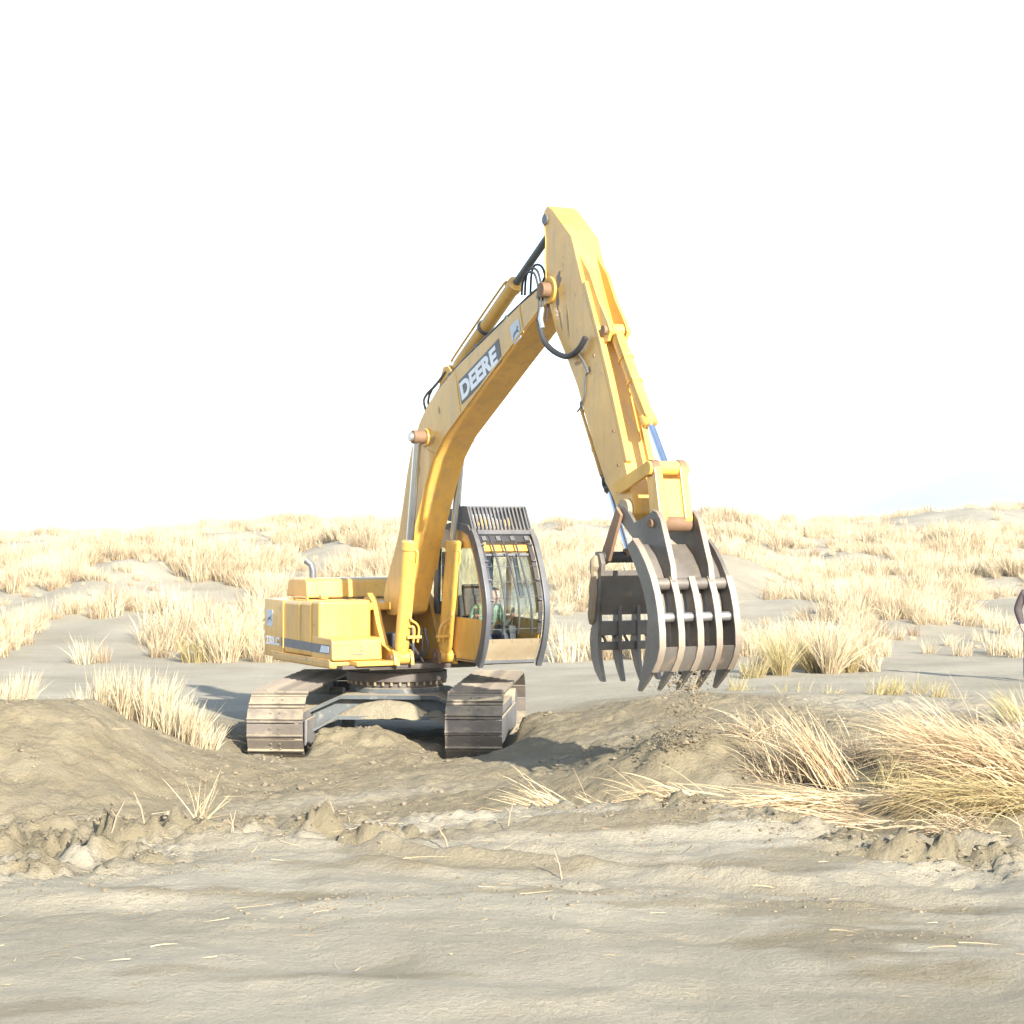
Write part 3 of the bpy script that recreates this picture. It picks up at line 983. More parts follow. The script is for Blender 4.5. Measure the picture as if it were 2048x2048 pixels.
# ---- boom
top = [(.02, 1.86), (.09, 2.04), (.33, 2.40), (.50, 2.68), (.64, 3.06), (.77, 3.46), (.91, 3.78), (1.15, 4.09), (1.37, 4.28), (1.67, 4.455), (2.0, 4.61), (2.33, 4.75), (3.95, 5.31), (4.34, 5.43)]
tip = [(4.50, 5.50), (4.60, 5.52), (4.70, 5.49), (4.74, 5.40), (4.70, 5.32), (4.62, 5.28)]
bot = [(4.46, 5.21), (3.4, 4.665), (2.3, 4.08), (1.92, 3.875), (1.62, 3.63), (1.38, 3.30), (1.19, 3.0), (.92, 2.58), (.79, 2.22), (.53, 1.70), (.40, 1.63), (.14, 1.63), (.03, 1.72)]
mb = MB()
mb.prism(top + tip + bot, -.20, .20)
mb.bevel(.012, 40, 2)
boom = mb.build("boom", 'yellow', EX)
# proud side lips along the lower edge, weld seams
for s in (-1, 1):
    mb = MB()
    lip = [(4.40, 5.20), (3.4, 4.675), (2.3, 4.09), (1.92, 3.885), (1.62, 3.64), (1.38, 3.31), (1.2, 3.01), (.93, 2.59), (.80, 2.23)]
    mb.strip(lip, s * .20 - .016, s * .20 + .016, -.022)
    mb.build("weld_flange", 'yellow', boom)
for xa, za, xb, zb in ((3.92, 5.30, 4.02, 4.98), (2.2, 4.69, 2.38, 4.12), (1.0, 3.9, 1.66, 3.66)):
    mb = MB(); mb.tube((xa, -.202, za), (xb, -.202, zb), .007, seg=6); mb.build("weld_seam", 'yellow_dirty', boom)
ang = math.atan2(4.95 - 4.52, 3.38 - 2.29)
mb = MB(); mb.prism([(2.40, 4.255), (2.31, 4.535), (3.39, 4.965), (3.48, 4.69)], -.206, -.2015)
mb.build("lettering_panel", 'stripe', boom)
ang = math.atan2(4.69 - 4.255, 3.48 - 2.40)
text_mesh("lettering", "DEERE", .225, 1.04, 'white', boom, sideM(2.425, -.2065, 4.297, ang) @ Matrix(((1, -.0, 0, 0), (0, 1, 0, 0), (0, 0, 1, 0), (0, 0, 0, 1))), bold=.045)
emblem(boom, 3.83, -.2015, 5.005, .24, .24, ang)
mb = MB(); mb.tube((4.61, -.30, 5.40), (4.61, .30, 5.40), .085, seg=20); mb.bevel(.012, 50); mb.build("tip_pin", 'rust', boom)
for s in (-1, 1):
    mb = MB(); mb.tube((1.38, s * .2, 3.90), (1.38, s * .40, 3.90), .075, seg=18); mb.bevel(.01, 50)
    pn = mb.build("cylinder_pin", 'rust', boom)
    mb = MB(); mb.tube((1.38, s * .395, 3.90), (1.38, s * .44, 3.90), .06, seg=18); mb.bevel(.01, 50); mb.build("pin_cap", 'steel', pn)
    mb = MB(); mb.tube((1.38, s * .195, 3.90), (1.38, s * .235, 3.90), .115, seg=20); mb.bevel(.01, 50); mb.build("boss", 'yellow', pn)
# arm-cylinder bracket on top of the boom
mb = MB()
for y in (-.11, .11):
    mb.prism([(1.55, 4.38), (1.62, 4.62), (1.72, 4.76), (1.84, 4.76), (2.0, 4.64), (2.1, 4.64)], y - .018, y + .018)
mb.build("cylinder_bracket", 'yellow_dirty', boom)
# pipes running along the top of the boom
for y in (-.14, -.085, .085, .14):
    mb = MB()
    mb.path([(1.2, y, 4.17), (1.42, y, 4.35), (1.72, y, 4.53), (2.35, y, 4.81), (3.95, y, 5.365), (4.3, y, 5.47), (4.42, y, 5.56), (4.5, y * .9, 5.62), (4.56, y * .6, 5.50)], .018, 8)
    mb.build("hydraulic_pipe", 'dark' if y < -.1 else 'steel', boom)
for x, z in ((2.7, 4.90), (3.5, 5.17), (1.95, 4.60)):
    mb = MB(); mb.box((x, 0, z + .03), (.05, .34, .05), (0, -.33, 0)); mb.build("pipe_clamp", 'dark', boom)
for y, h_ in ((-.16, .13), (-.10, .2)):
    mb = MB()
    mb.path([(1.28, y, 4.22), (1.27, y - .03, 4.36), (1.36, y - .02, 4.36 + h_ * .7), (1.55, y, 4.42 + h_ * .9), (1.8, y + .03, 4.70)], .016, 8)
    mb.build("hose", 'black', boom)
for y, h_ in ((-.2, .12), (-.13, .17), (-.24, .07)):
    mb = MB()
    mb.path([(4.05, y, 5.40), (4.10, y - .01, 5.48 + h_), (4.22, y - .02, 5.56 + h_), (4.40, y - .02, 5.56 + h_ * .6), (4.52, y - .03, 5.40), (4.55, y - .04, 5.22), (4.52, y - .05, 5.06)], .014, 8)
    mb.build("hose", 'black', boom)
mb = MB()
mb.path([(4.54, -.27, 5.12), (4.60, -.29, 4.96), (4.72, -.29, 4.80), (4.92, -.27, 4.68), (5.16, -.25, 4.62), (5.38, -.24, 4.68), (5.50, -.22, 4.80)], .032, 10)
mb.build("hose", 'black', boom)
mb = MB()
mb.path([(4.56, -.25, 5.20), (4.58, -.28, 5.08), (4.63, -.28, 4.97)], .03, 10)
mb.build("hose_fitting", 'steel', boom)


# ---- hydraulic cylinders
def cylinder(name, a, bb, frac, rb, rrod, mat='yellow', rodmat='chrome', seg=20):
    a, bb = Vector(a), Vector(bb)
    d = bb - a
    e = a + d * frac
    u = d.normalized()
    mb = MB()
    mb.path([a + u * .02, a + u * .10, a + u * .14, e - u * .12, e - u * .118, e - u * .02, e - u * .015, e],
            [rb * .72, rb * .92, rb, rb, rb * 1.16, rb * 1.16, rb * 1.05, rb * .9], seg)
    mb.tube(a + Vector((0, -rb * .95, 0)), a + Vector((0, rb * .95, 0)), rb * .95, seg=seg)
    cy = mb.build(name, mat, EX)
    mb = MB(); mb.tube(e - u * .05, bb, rrod, seg=16)
    rod = mb.build("rod", rodmat, cy)
    mb = MB(); mb.tube(bb + Vector((0, -rrod * 1.5, 0)), bb + Vector((0, rrod * 1.5, 0)), rrod * 1.7, seg=18); mb.bevel(.006, 50)
    mb.build("rod_eye", 'rust', rod)
    return cy, a, e, u


for s in (-1, 1):
    y = s * .305 - .015
    cy, a, e, u = cylinder("boom_cylinder", (.86, y, 1.12), (1.38, y, 3.90), .535, .092, .05)
    # feed pipe down the outside with clamps, and the pair of bent pipes at the foot
    mb = MB()
    q = Vector((.07, -s * .06, 0)) if s < 0 else Vector((.07, .05, 0))
    mb.path([e - u * .07 + q * .7, e - u * .16 + q * 1.25, e - u * .30 + q * 1.25, e - u * .36 + q * 1.0, a + u * .62 + q, a + u * .50 + Vector((.12, -s * .04, 0)), a + u * .44 + Vector((.13, -s * .12, 0)),
             a + u * .36 + Vector((.13, -s * .16, 0)), a + u * .2 + Vector((.12, -s * .16, 0))], .015, 8)
    mb.build("feed_pipe", 'yellow', cy)
    mb = MB(); mb.path([a + u * .40 + Vector((.1, -s * .03, 0)), a + u * .40 + Vector((.13, -s * .08, 0)), a + u * .33 + Vector((.13, -s * .10, 0)), a + u * .2 + Vector((.12, -s * .10, 0))], .015, 8)
    mb.build("feed_pipe", 'yellow', cy)
    mb = MB(); mb.box(a + u * .27 + Vector((.125, -s * .10, 0)), (.05, .19, .035)); mb.build("pipe_clamp", 'yellow', cy)
    # foot lugs
    for t in (-1, 1):
        mb = MB(); mb.prism([(.72, 1.03), (.76, 1.14), (.80, 1.20), (.86, 1.22), (.93, 1.19), (.97, 1.11), (.97, 1.03)], y + t * .115 - .02, y + t * .115 + .02)
        mb.bevel(.006); mb.build("foot_lug", 'yellow' if s < 0 else 'rust', cy)
    mb = MB(); mb.tube((.86, y - .16, 1.12), (.86, y + .16, 1.12), .04, seg=14); mb.build("foot_pin", 'rust', cy)

cy, a, e, u = cylinder("arm_cylinder", (1.78, 0, 4.70), (4.50, 0, 6.20), .615, .085, .045, rodmat='dark')
mb = MB(); mb.tube(a + u * .95, a + u * 1.0, .10, seg=18); mb.build("clamp_band", 'dark', cy)
mb = MB(); mb.path([a + u * .12 + Vector((0, -.09, .06)), a + u * .3 + Vector((0, -.105, .06)), e - u * .25 + Vector((0, -.105, .06)), e - u * .1 + Vector((0, -.08, .06))], .015, 8)
mb.build("feed_pipe", 'yellow', cy)

# ---- arm
back = [(4.44, 6.16), (4.49, 5.98), (4.48, 5.75), (4.50, 5.50), (4.56, 5.28), (4.74, 4.93), (5.0, 4.60), (5.22, 4.30), (5.34, 4.07), (5.60, 3.61), (5.84, 3.24), (6.18, 2.88), (6.26, 2.83), (6.36, 2.83)]
front = [(6.43, 2.91), (6.43, 3.0), (6.29, 3.32), (5.85, 4.35), (5.60, 4.88), (5.36, 5.36), (5.09, 5.94), (4.64, 6.30), (4.54, 6.35), (4.46, 6.31), (4.42, 6.24)]
mb = MB()
mb.prism(back + front, -.17, .17)
mb.bevel(.012, 40, 2)
arm = mb.build("arm", 'yellow', EX)
mb = MB(); mb.strip([(4.47, 6.16), (4.51, 5.98), (4.50, 5.75), (4.52, 5.5)], -.178, -.165, -.012); mb.build("weld_seam", 'yellow', arm)
mb = MB(); mb.tube((4.61, -.20, 5.40), (4.61, -.165, 5.40), .15, seg=24); mb.bevel(.01, 50); mb.build("pivot_boss", 'yellow_dirty', arm)
mb = MB(); mb.tube((4.50, -.19, 6.20), (4.50, .19, 6.20), .06, seg=18); mb.build("cylinder_pin", 'dark', arm)
def stain(parent, cx, cz, w, h, y, mat, seed, ang=0.0):
    """irregular film of grease or dried mud lying on the side plate"""
    r_ = random.Random(seed)
    pts = []
    for k in range(18):
        t = 2 * math.pi * k / 18
        f = r_.uniform(.55, 1.1)
        x, z = w * f * math.cos(t), h * f * math.sin(t)
        pts.append((cx + x * math.cos(ang) - z * math.sin(ang), cz + x * math.sin(ang) + z * math.cos(ang)))
    mb = MB(); mb.prism(pts, y - .0022, y - .0004)
    return mb.build("grease_stain", mat, parent)


stain(arm, 4.80, 5.50, .06, .10, -.17, 'stain', 2, -.4)
stain(arm, 4.78, 5.30, .04, .16, -.17, 'stain', 3, .05)
stain(arm, 4.85, 5.05, .03, .17, -.17, 'stain2', 4, .25)
stain(arm, 5.02, 5.0, .025, .22, -.17, 'stain2', 5, .2)
stain(arm, 5.25, 4.55, .10, .03, -.17, 'stain2', 6, .1)
stain(arm, 5.50, 4.46, .03, .05, -.17, 'stain', 7, .1)
stain(boom, 4.38, 5.36, .06, .05, -.20, 'stain', 8, .3)
stain(boom, 1.55, 3.86, .13, .05, -.20, 'stain2', 9, .2)
stain(boom, 1.75, 4.22, .03, .05, -.20, 'stain2', 10, .4)
stain(boom, 1.12, 3.55, .05, .13, -.20, 'stain2', 11, .3)
stain(cw, -1.25, 1.22, .10, .04, YR, 'stain2', 12, 0)
# raised front rails
for s in (-1, 1):
    mb = MB()
    mb.strip([(5.34, 5.40), (5.60, 4.89), (5.85, 4.36), (6.24, 3.44)], s * .135 - .035, s * .135 + .035, .05)
    mb.bevel(.006); mb.build("front_rail", 'yellow', arm)
# bucket-cylinder bracket
for s in (-1, 1):
    mb = MB(); mb.prism([(5.18, 5.74), (5.42, 5.24), (5.68, 4.72), (5.80, 4.74), (5.86, 4.84), (5.80, 4.95), (5.60, 5.20), (5.42, 5.50)], s * .105 - .02, s * .105 + .02)
    mb.bevel(.006); br = mb.build("cylinder_bracket", 'yellow', arm)
mb = MB(); mb.tube((5.76, -.16, 4.86), (5.76, .16, 4.86), .05, seg=16); mb.build("bracket_pin", 'rust', arm)
mb = MB(); mb.tube((6.31, -.235, 2.95), (6.31, .235, 2.95), .115, seg=22); mb.bevel(.012, 50); mb.build("end_boss", 'mud', arm)
# hoses on the back of the arm
mb = MB(); mb.path([(5.02, -.19, 4.62), (5.2, -.2, 4.66), (5.38, -.2, 4.58), (5.50, -.19, 4.42)], .014, 8); mb.build("hose", 'dark', arm)
mb = MB()
hp = [(5.44, -.178, 4.42), (5.42, -.178, 4.30), (5.40, -.178, 4.18), (5.33, -.178, 4.08), (5.24, -.178, 4.02)]
mb.path(hp, .010, 6); mb.build("hose", 'dark', arm)
for bx, bz in ((5.26, 4.14), (5.74, 3.30)):
    mb = MB(); mb.prism([(bx - .02, bz + .08), (bx - .09, bz + .04), (bx - .10, bz - .04), (bx - .03, bz - .09), (bx + .06, bz - .06), (bx + .08, bz + .0)], -.08, .08)
    mb.bevel(.01); bk = mb.build("hose_bracket", 'dark', arm)
    mb = MB(); mb.path([(bx - .07, -.06, bz + .04), (bx - .13, -.07, bz - .02), (bx - .12, -.06, bz - .10), (bx - .04, -.05, bz - .10)], .016, 8); mb.build("hose", 'dark', bk)
mb = MB(); mb.path([(5.22, -.12, 4.05), (5.46, -.12, 3.66), (5.66, -.12, 3.32)], .018, 8); mb.build("hydraulic_pipe", 'yellow', arm)
for bx, bz in ((6.02, 3.78), (6.12, 3.42), (5.6, 4.6)):
    mb = MB(); mb.box((bx, -.175, bz), (.03, .02, .03)); mb.bevel(.005); mb.build("bolt_block", 'rust', arm)

cy, a, e, u = cylinder("bucket_cylinder", (5.76, 0, 4.86), (6.79, 0, 3.37), .70, .075, .042)
mb = MB(); mb.path([a + u * .08 + Vector((.07, -.05, .04)), a + u * .25 + Vector((.08, -.07, .04)), e - u * .2 + Vector((.08, -.07, .04)), e - u * .08 + Vector((.06, -.05, .03))], .014, 8)
mb.build("feed_pipe", 'yellow', cy)
for k in (.3, .55):
    mb = MB(); mb.tube(a + u * (1.25 * k) , a + u * (1.25 * k + .03), .088, seg=18); mb.build("clamp_band", 'yellow_dirty', cy)

# ---- bucket linkage
mb = MB()
for y in (-.15, .15):
    mb.prism([(6.70, 3.40), (6.80, 3.45), (6.88, 3.38), (6.99, 2.86), (6.95, 2.74), (6.86, 2.73), (6.80, 2.82)], y - .045, y + .045)
mb.box((6.865, 0, 3.03), (.10, .24, .46), (0, -.2, 0))
mb.bevel(.015)
lk = mb.build("bucket_link", 'yellow', EX)
mb = MB(); mb.tube((6.79, -.235, 3.37), (6.79, .235, 3.37), .075, seg=20); mb.bevel(.012, 50); mb.build("link_pin", 'yellow_dirty', lk)
for s in (-1, 1):
    mb = MB(); mb.tube((6.79, s * .12, 3.37), (6.79, s * .20, 3.37), .088, seg=20); mb.bevel(.008, 50); mb.build("collar", 'rust', lk)
mb = MB(); mb.tube((6.90, -.195, 2.81), (6.90, .195, 2.81), .085, seg=20); mb.bevel(.012, 50); mb.build("bottom_pin", 'rust', lk)
for s in (-1, 1):
    mb = MB()
    mb.prism([(6.10, 3.22), (6.20, 3.26), (6.78, 3.44), (6.84, 3.38), (6.80, 3.31), (6.24, 3.12), (6.13, 3.14)], s * .205 - .022, s * .205 + .022)
    mb.bevel(.008); mb.build("side_link", 'yellow_dirty', lk)

# ---- rake bucket: five curved tines, cross tubes, back plate
mb = MB(); mb.strip([(6.83, 2.60), (6.98, 2.49), (7.09, 2.36), (7.17, 2.22)], -.42, .42, -.03); rake = mb.build("rake_bucket", 'rake', EX)
outer = [(6.90, 2.655), (7.03, 2.55), (7.15, 2.42), (7.25, 2.28), (7.33, 2.12), (7.385, 1.95), (7.42, 1.75), (7.425, 1.60), (7.38, 1.48), (7.28, 1.355), (7.16, 1.25), (7.02, 1.14)]
inner = [(6.99, 1.16), (7.05, 1.30), (7.10, 1.42), (7.135, 1.55), (7.16, 1.70), (7.185, 1.87), (7.16, 2.0), (7.105, 2.13), (7.03, 2.26), (6.94, 2.38), (6.85, 2.49), (6.775, 2.585)]
inner_mid = [(7.0, 1.16), (7.10, 1.30), (7.19, 1.42), (7.25, 1.55), (7.27, 1.70), (7.265, 1.87), (7.23, 2.0), (7.18, 2.13), (7.12, 2.24)]
outer_mid = [p for p in outer if p[1] < 2.30]
for k in range(5):
    y = -.44 + .22 * k
    mb = MB()
    mb.prism(outer + inner if k in (0, 4) else outer_mid + inner_mid, y - .022, y + .022)
    mb.bevel(.006)
    t = mb.build("tine", 'rake', rake)
    mb = MB()                                         # wear strip along the back edge
    if k:
        mb.strip([(x + .004, z) for x, z in outer_mid[:-2]], y - .036, y + .036, .014)
    else:
        mb.strip([(x + .004, z) for x, z in outer[:-2]], y - .036, y + .036, .014)
    mb.build("wear_strip", 'rake_edge', t)
for x, z, r_ in ((7.215, 2.21, .06), (7.31, 1.885, .048)):
    mb = MB(); mb.tube((x, -.42, z), (x, .42, z), r_, seg=20); mb.build("cross_tube", 'rake' if r_ > .05 else 'steel', rake)
mb = MB(); mb.strip([(7.40, 1.60), (7.365, 1.49), (7.265, 1.365)], -.41, .41, .02); mb.build("lower_plate", 'rake', rake)
mb = MB(); mb.strip([(7.10, 2.20), (7.17, 2.02), (7.195, 1.86), (7.18, 1.70), (7.20, 1.52)], -.42, .42, -.02); mb.build("inner_plate", 'rake', rake)
for s in (-1, 1):
    y = s * .22
    mb = MB()
    mb.prism([(6.24, 3.02), (6.20, 2.92), (6.26, 2.84), (6.52, 2.66), (6.80, 2.54), (7.04, 2.24), (7.16, 2.12), (7.30, 2.24), (7.27, 2.38), (7.16, 2.62), (7.06, 2.84), (6.99, 2.91), (6.90, 2.93), (6.78, 2.88), (6.55, 2.82), (6.38, 2.98)],
             y - .02, y + .02)
    mb.bevel(.006)
    er = mb.build("ear", 'rake', rake)
    mb = MB(); mb.strip([(7.285, 2.26), (7.265, 2.39), (7.165, 2.63), (7.07, 2.845), (7.0, 2.915), (6.90, 2.94)], y - .03, y + .03, -.012); mb.build("wear_strip", 'rake_edge', er)
    mb = MB(); mb.tube((6.90, y + s * .01, 2.81), (6.90, y + s * .05, 2.81), .045, seg=14); mb.build("pin_cap", 'rust', er)

# ---- thumb opposing the rake
mb = MB(); mb.strip([(6.03, 1.86), (6.07, 2.08), (6.09, 2.32)], -.33, .33, .03); thumb = mb.build("thumb", 'rake', EX)
for k in range(4):
    y = -.34 + .225 * k
    mb = MB()
    if k in (0, 3):
        mb.prism([(5.96, 2.52), (6.05, 2.50), (6.10, 2.40), (6.07, 2.10), (6.02, 1.90), (6.03, 1.74), (6.015, 1.58), (6.035, 1.40), (6.115, 1.17), (6.06, 1.175), (5.945, 1.28), (5.87, 1.42), (5.84, 1.57), (5.86, 1.70), (5.92, 1.80), (5.95, 2.15), (5.95, 2.36)], y - .025, y + .025)
    else:
        mb.prism([(6.05, 1.95), (6.06, 1.72), (6.06, 1.50), (6.08, 1.36), (6.135, 1.17), (6.09, 1.17), (6.0, 1.30), (5.93, 1.44), (5.91, 1.56), (5.92, 1.72), (5.95, 1.95)], y - .022, y + .022)
    mb.bevel(.006)
    mb.build("tine", 'rake', thumb)
mb = MB(); mb.box((5.99, 0, 1.72), (.10, .68, .15)); mb.bevel(.01); mb.build("cross_beam", 'rake', thumb)
mb = MB(); mb.box((5.98, 0, 1.535), (.09, .68, .085)); mb.bevel(.01); mb.build("cross_beam", 'rake', thumb)
for k in range(5):
    y = -.26 + .13 * k
    mb = MB(); mb.box((5.97, y, 1.61), (.03, .02, .14), (.5, 0, 0)); mb.build("web", 'rake', thumb)
mb = MB(); mb.tube((6.0, -.36, 2.46), (6.0, .36, 2.46), .06, seg=18); mb.build("cross_tube", 'black', thumb)
mb = MB()
mb.path([(6.0 - .10 * f / 13 + rr.uniform(-.012, .012), -.372 + rr.uniform(-.006, .006), 2.48 - .72 * f / 13) for f in range(14)], [.02] + [rr.uniform(.04, .062) for _ in range(12)] + [.02], 9)
mb.build("caked_mud", 'mud', thumb)
for s in (-1, 1):
    mb = MB(); mb.prism([(6.26, 2.98), (6.35, 2.90), (6.10, 2.42), (6.00, 2.38), (5.94, 2.48)], s * .268 - .018, s * .268 + .018); mb.bevel(.006)
    mb.build("hinge_plate", 'rust', thumb)
cy, a, e, u = cylinder("thumb_cylinder", (5.36, 0, 3.62), (6.02, 0, 2.50), .42, .05, .03, mat='dark')

# ---- cab
CY0, CY1 = .40, 1.20
mb = MB()
mb.box((.86, (CY0 + CY1) / 2, 2.735), (1.10, CY1 - CY0 - .02, .05)); mb.box((.30, .8, 1.35), (.05, .72, .58)); mb.bevel(.02, 30, 3)
cab = mb.build("cab", 'yellow', EX)
fprof = [(1.62, 1.07), (1.78, 1.38), (1.84, 1.77), (1.73, 2.16), (1.56, 2.51), (1.42, 2.68)]


def offs(path, d):
    pts = [Vector(p) for p in path]
    o = []
    for i, p in enumerate(pts):
        a = pts[max(i - 1, 0)]; bb = pts[min(i + 1, len(pts) - 1)]
        t = (bb - a).normalized()
        o.append((p.x + t.y * d, p.y - t.x * d))
    return o


def lerp_path(path, k=6):
    """Catmull-Rom through the points"""
    P = [Vector(p) for p in path]
    out = []
    for i in range(len(P) - 1):
        p0, p1, p2, p3 = P[max(i - 1, 0)], P[i], P[i + 1], P[min(i + 2, len(P) - 1)]
        for j in range(k):
            t = j / k
            q = .5 * ((2 * p1) + (-p0 + p2) * t + (2 * p0 - 5 * p1 + 4 * p2 - p3) * t * t + (-p0 + 3 * p1 - 3 * p2 + p3) * t ** 3)
            out.append((q.x, q.y))
    out.append(tuple(P[-1]))
    return out


FP = lerp_path(fprof, 5)
for y, nm in ((CY0, 'right'), (CY1 - .04, 'left')):
    mb = MB()
    lowf = [p for p in FP if p[1] < 1.66]
    mb.prism([(.28, 1.06)] + lowf + [(.28, 1.64)], y, y + .04); mb.bevel(.01)
    mb.build("side_panel", 'yellow', cab)
    mb = MB(); upf = [p for p in FP if p[1] >= 1.62]
    mb.prism(upf + list(reversed(offs(upf, -.13))), y, y + .04); mb.bevel(.008); mb.build("front_pillar", 'yellow', cab)
    mb = MB(); mb.prism([(.28, 1.645), (.40, 1.645), (.46, 2.50), (.28, 2.50)], y, y + .04); mb.bevel(.008); mb.build("rear_pillar", 'dark', cab)
    mb = MB(); mb.prism([(.86, 1.645), (.95, 1.645), (.99, 2.50), (.90, 2.50)], y + .004, y + .036); mb.build("door_post", 'yellow', cab)
    mb = MB(); mb.prism([(.28, 2.505), (1.46, 2.505), (1.40, 2.66), (1.28, 2.73), (.40, 2.73), (.30, 2.68)], y, y + .04); mb.bevel(.01); mb.build("top_rail", 'yellow', cab)
    mb = MB(); mb.prism([(.40, 1.645), (1.70, 1.645), (1.66, 1.95), (1.44, 2.505), (.46, 2.505)], y + .017, y + .023); mb.build("side_pane", 'glass', cab)
    mb = MB(); mb.prism([(.28, 1.085), (1.62, 1.085), (1.63, 1.10), (.28, 1.10)], y - .006, y + .046); mb.build("sill_line", 'stripe', cab)
mb = MB(); mb.prism([(.29, 1.645), (.30, 1.645), (.30, 2.50), (.29, 2.50)], CY0 + .05, CY1 - .05); mb.build("rear_pane", 'glass', cab)
mb = MB(); mb.box((.95, .8, 1.075), (1.3, .74, .03)); mb.build("floor", 'dark', cab)
# yellow front frame of the cab
fi = offs(FP, .0)
mb = MB(); mb.box((1.545, .8, 2.50), (.05, .74, .09), (0, R(-30), 0)); mb.bevel(.008); mb.build("front_header", 'yellow', cab)
mb = MB(); mb.box((1.60, .8, 2.42), (.03, .74, .03), (0, R(-30), 0)); mb.build("wiper_rail", 'stripe', cab)
fpl = offs(FP, .008)
mb = MB(); mb.strip([p for p in fpl if 1.40 < p[1] < 2.45], CY0 + .05, CY1 - .05, -.006); mb.build("front_pane", 'glass', cab)
mb = MB(); mb.strip([p for p in offs(FP, .02) if p[1] < 1.42], CY0 + .03, CY1 - .03, -.02); mb.build("front_plate", 'plate', cab)
for k in range(3):
    for zz, xx in ((1.12, 1.675), (1.36, 1.80)):
        mb = MB(); mb.tube((xx, .52 + .27 * k, zz), (xx + .022, .52 + .27 * k, zz - .008), .018, seg=8); mb.build("bolt", 'plate', cab)

# guard in front of the windscreen
gp = offs(FP, .07)
for y0, y1 in ((CY0 - .045, CY0 + .02), (CY1 - .03, CY1 + .045)):
    mb = MB(); mb.strip(gp, y0, y1, -.045); mb.bevel(.008); mb.build("guard_rail", 'dark', cab)
for y0 in (CY0 - .045, CY1 + .02):
    mb = MB()
    side = list(gp) + [(1.36, 2.80), (1.25, 2.83)]
    ins = list(reversed(offs(gp, -.085)))
    mb.prism(list(gp) + [(1.40, 2.80), (.95, 2.84), (.62, 2.80), (.62, 2.74), (.98, 2.765), (1.22, 2.73)] + ins, y0, y0 + .022)
    mb.build("guard_side", 'dark', cab)
mb = MB(); mb.box((1.525, .8, 2.70), (.05, CY1 - CY0 - .06, .07), (0, R(-40), 0)); mb.bevel(.008); mb.build("guard_crossbar", 'dark', cab)
mb = MB(); mb.box((1.70, .8, 1.085), (.03, .76, .035)); mb.build("guard_foot", 'dark', cab)
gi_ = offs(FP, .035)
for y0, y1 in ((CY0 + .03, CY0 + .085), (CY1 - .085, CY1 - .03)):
    mb = MB(); mb.strip([p for p in gi_ if p[1] > 1.42], y0, y1, -.012); mb.build("guard_slot_strip", 'black', cab)  # black strip standing in for the guard's dark open slots
mb = MB(); mb.box((1.555, .8, 2.625), (.012, CY1 - CY0 - .1, .10), (0, R(-42), 0)); mb.build("guard_slot_strip", 'black', cab)  # same for the dark slots along the top
# tabs along the inner edge of the guard
for i in range(2, len(gp) - 1, 3):
    x, z = gp[i]
    for yy in (CY0 + .06, CY1 - .06):
        if z > 1.42:
            mb = MB(); mb.box((x - .012, yy, z), (.014, .05, .05), (0, -math.atan2(gp[i + 1][1] - gp[i][1], gp[i + 1][0] - gp[i][0]), 0)); mb.build("guard_tab", 'dark', cab)
for k in range(4):
    y = CY0 + .10 + .20 * k
    mb = MB(); mb.box((1.575, y, 2.63), (.02, .06, .07), (0, R(-40), 0)); mb.build("guard_tab", 'dark', cab)
for k in range(3):
    y = .60 + .19 * k
    mb = MB()
    pth = [p for p in offs(FP, .075) if 1.40 < p[1] < 2.70]
    mb.path([(p[0], y + .03 * math.sin((p[1] - 1.4) * 2.2 + k) + .03 * (1.9 - p[1]), p[1]) for p in pth], .0135, 8)
    mb.build("guard_wire", 'black', cab)
for z in (1.50, 1.70, 1.90, 2.09, 2.28):
    x = np.interp(z, [p[1] for p in gp], [p[0] for p in gp])
    mb = MB(); mb.tube((x - .01, CY0, z), (x - .01, CY1, z + .004), .0038, seg=6); mb.build("guard_wire", 'dark', cab)
# slatted roof guard
mb = MB()
tilt = [(1.47, 2.735), (1.31, 3.03)]
NSL = 15
for k in range(NSL):
    y = CY0 + .02 + (CY1 - CY0 - .04) * k / (NSL - 1)
    mb = MB(); mb.prism([(1.50, 2.735), (1.335, 3.035), (1.295, 3.035), (1.455, 2.735)], y - .011, y + .011); mb.build("guard_bar", 'dark', cab)
for y in (CY0 - .022, CY1 + .002):
    mb = MB(); mb.prism([(1.50, 2.74), (1.335, 3.04), (1.2, 3.045), (.40, 2.96), (.40, 2.90), (.75, 2.86), (1.0, 2.83), (1.2, 2.80), (1.42, 2.74)], y, y + .02); mb.build("guard_cheek", 'dark', cab)
for k in range(7):
    x = .45 + .115 * k
    zz = 2.965 + (x - .4) * .1
    mb = MB(); mb.box((x, .8, zz - .01), (.03, CY1 - CY0 - .01, .03)); mb.build("roof_bar", 'dark', cab)
mb = MB(); mb.tube((1.31, CY0, 3.025), (1.31, CY1, 3.025), .016, seg=10); mb.build("guard_top_bar", 'dark', cab)
for y in (.62, .98):                                     # work lamps behind the slats
    mb = MB(); mb.tube((1.22, y, 2.83), (1.30, y, 2.83), .05, .062, seg=16); mb.build("work_lamp", 'yellow', cab)
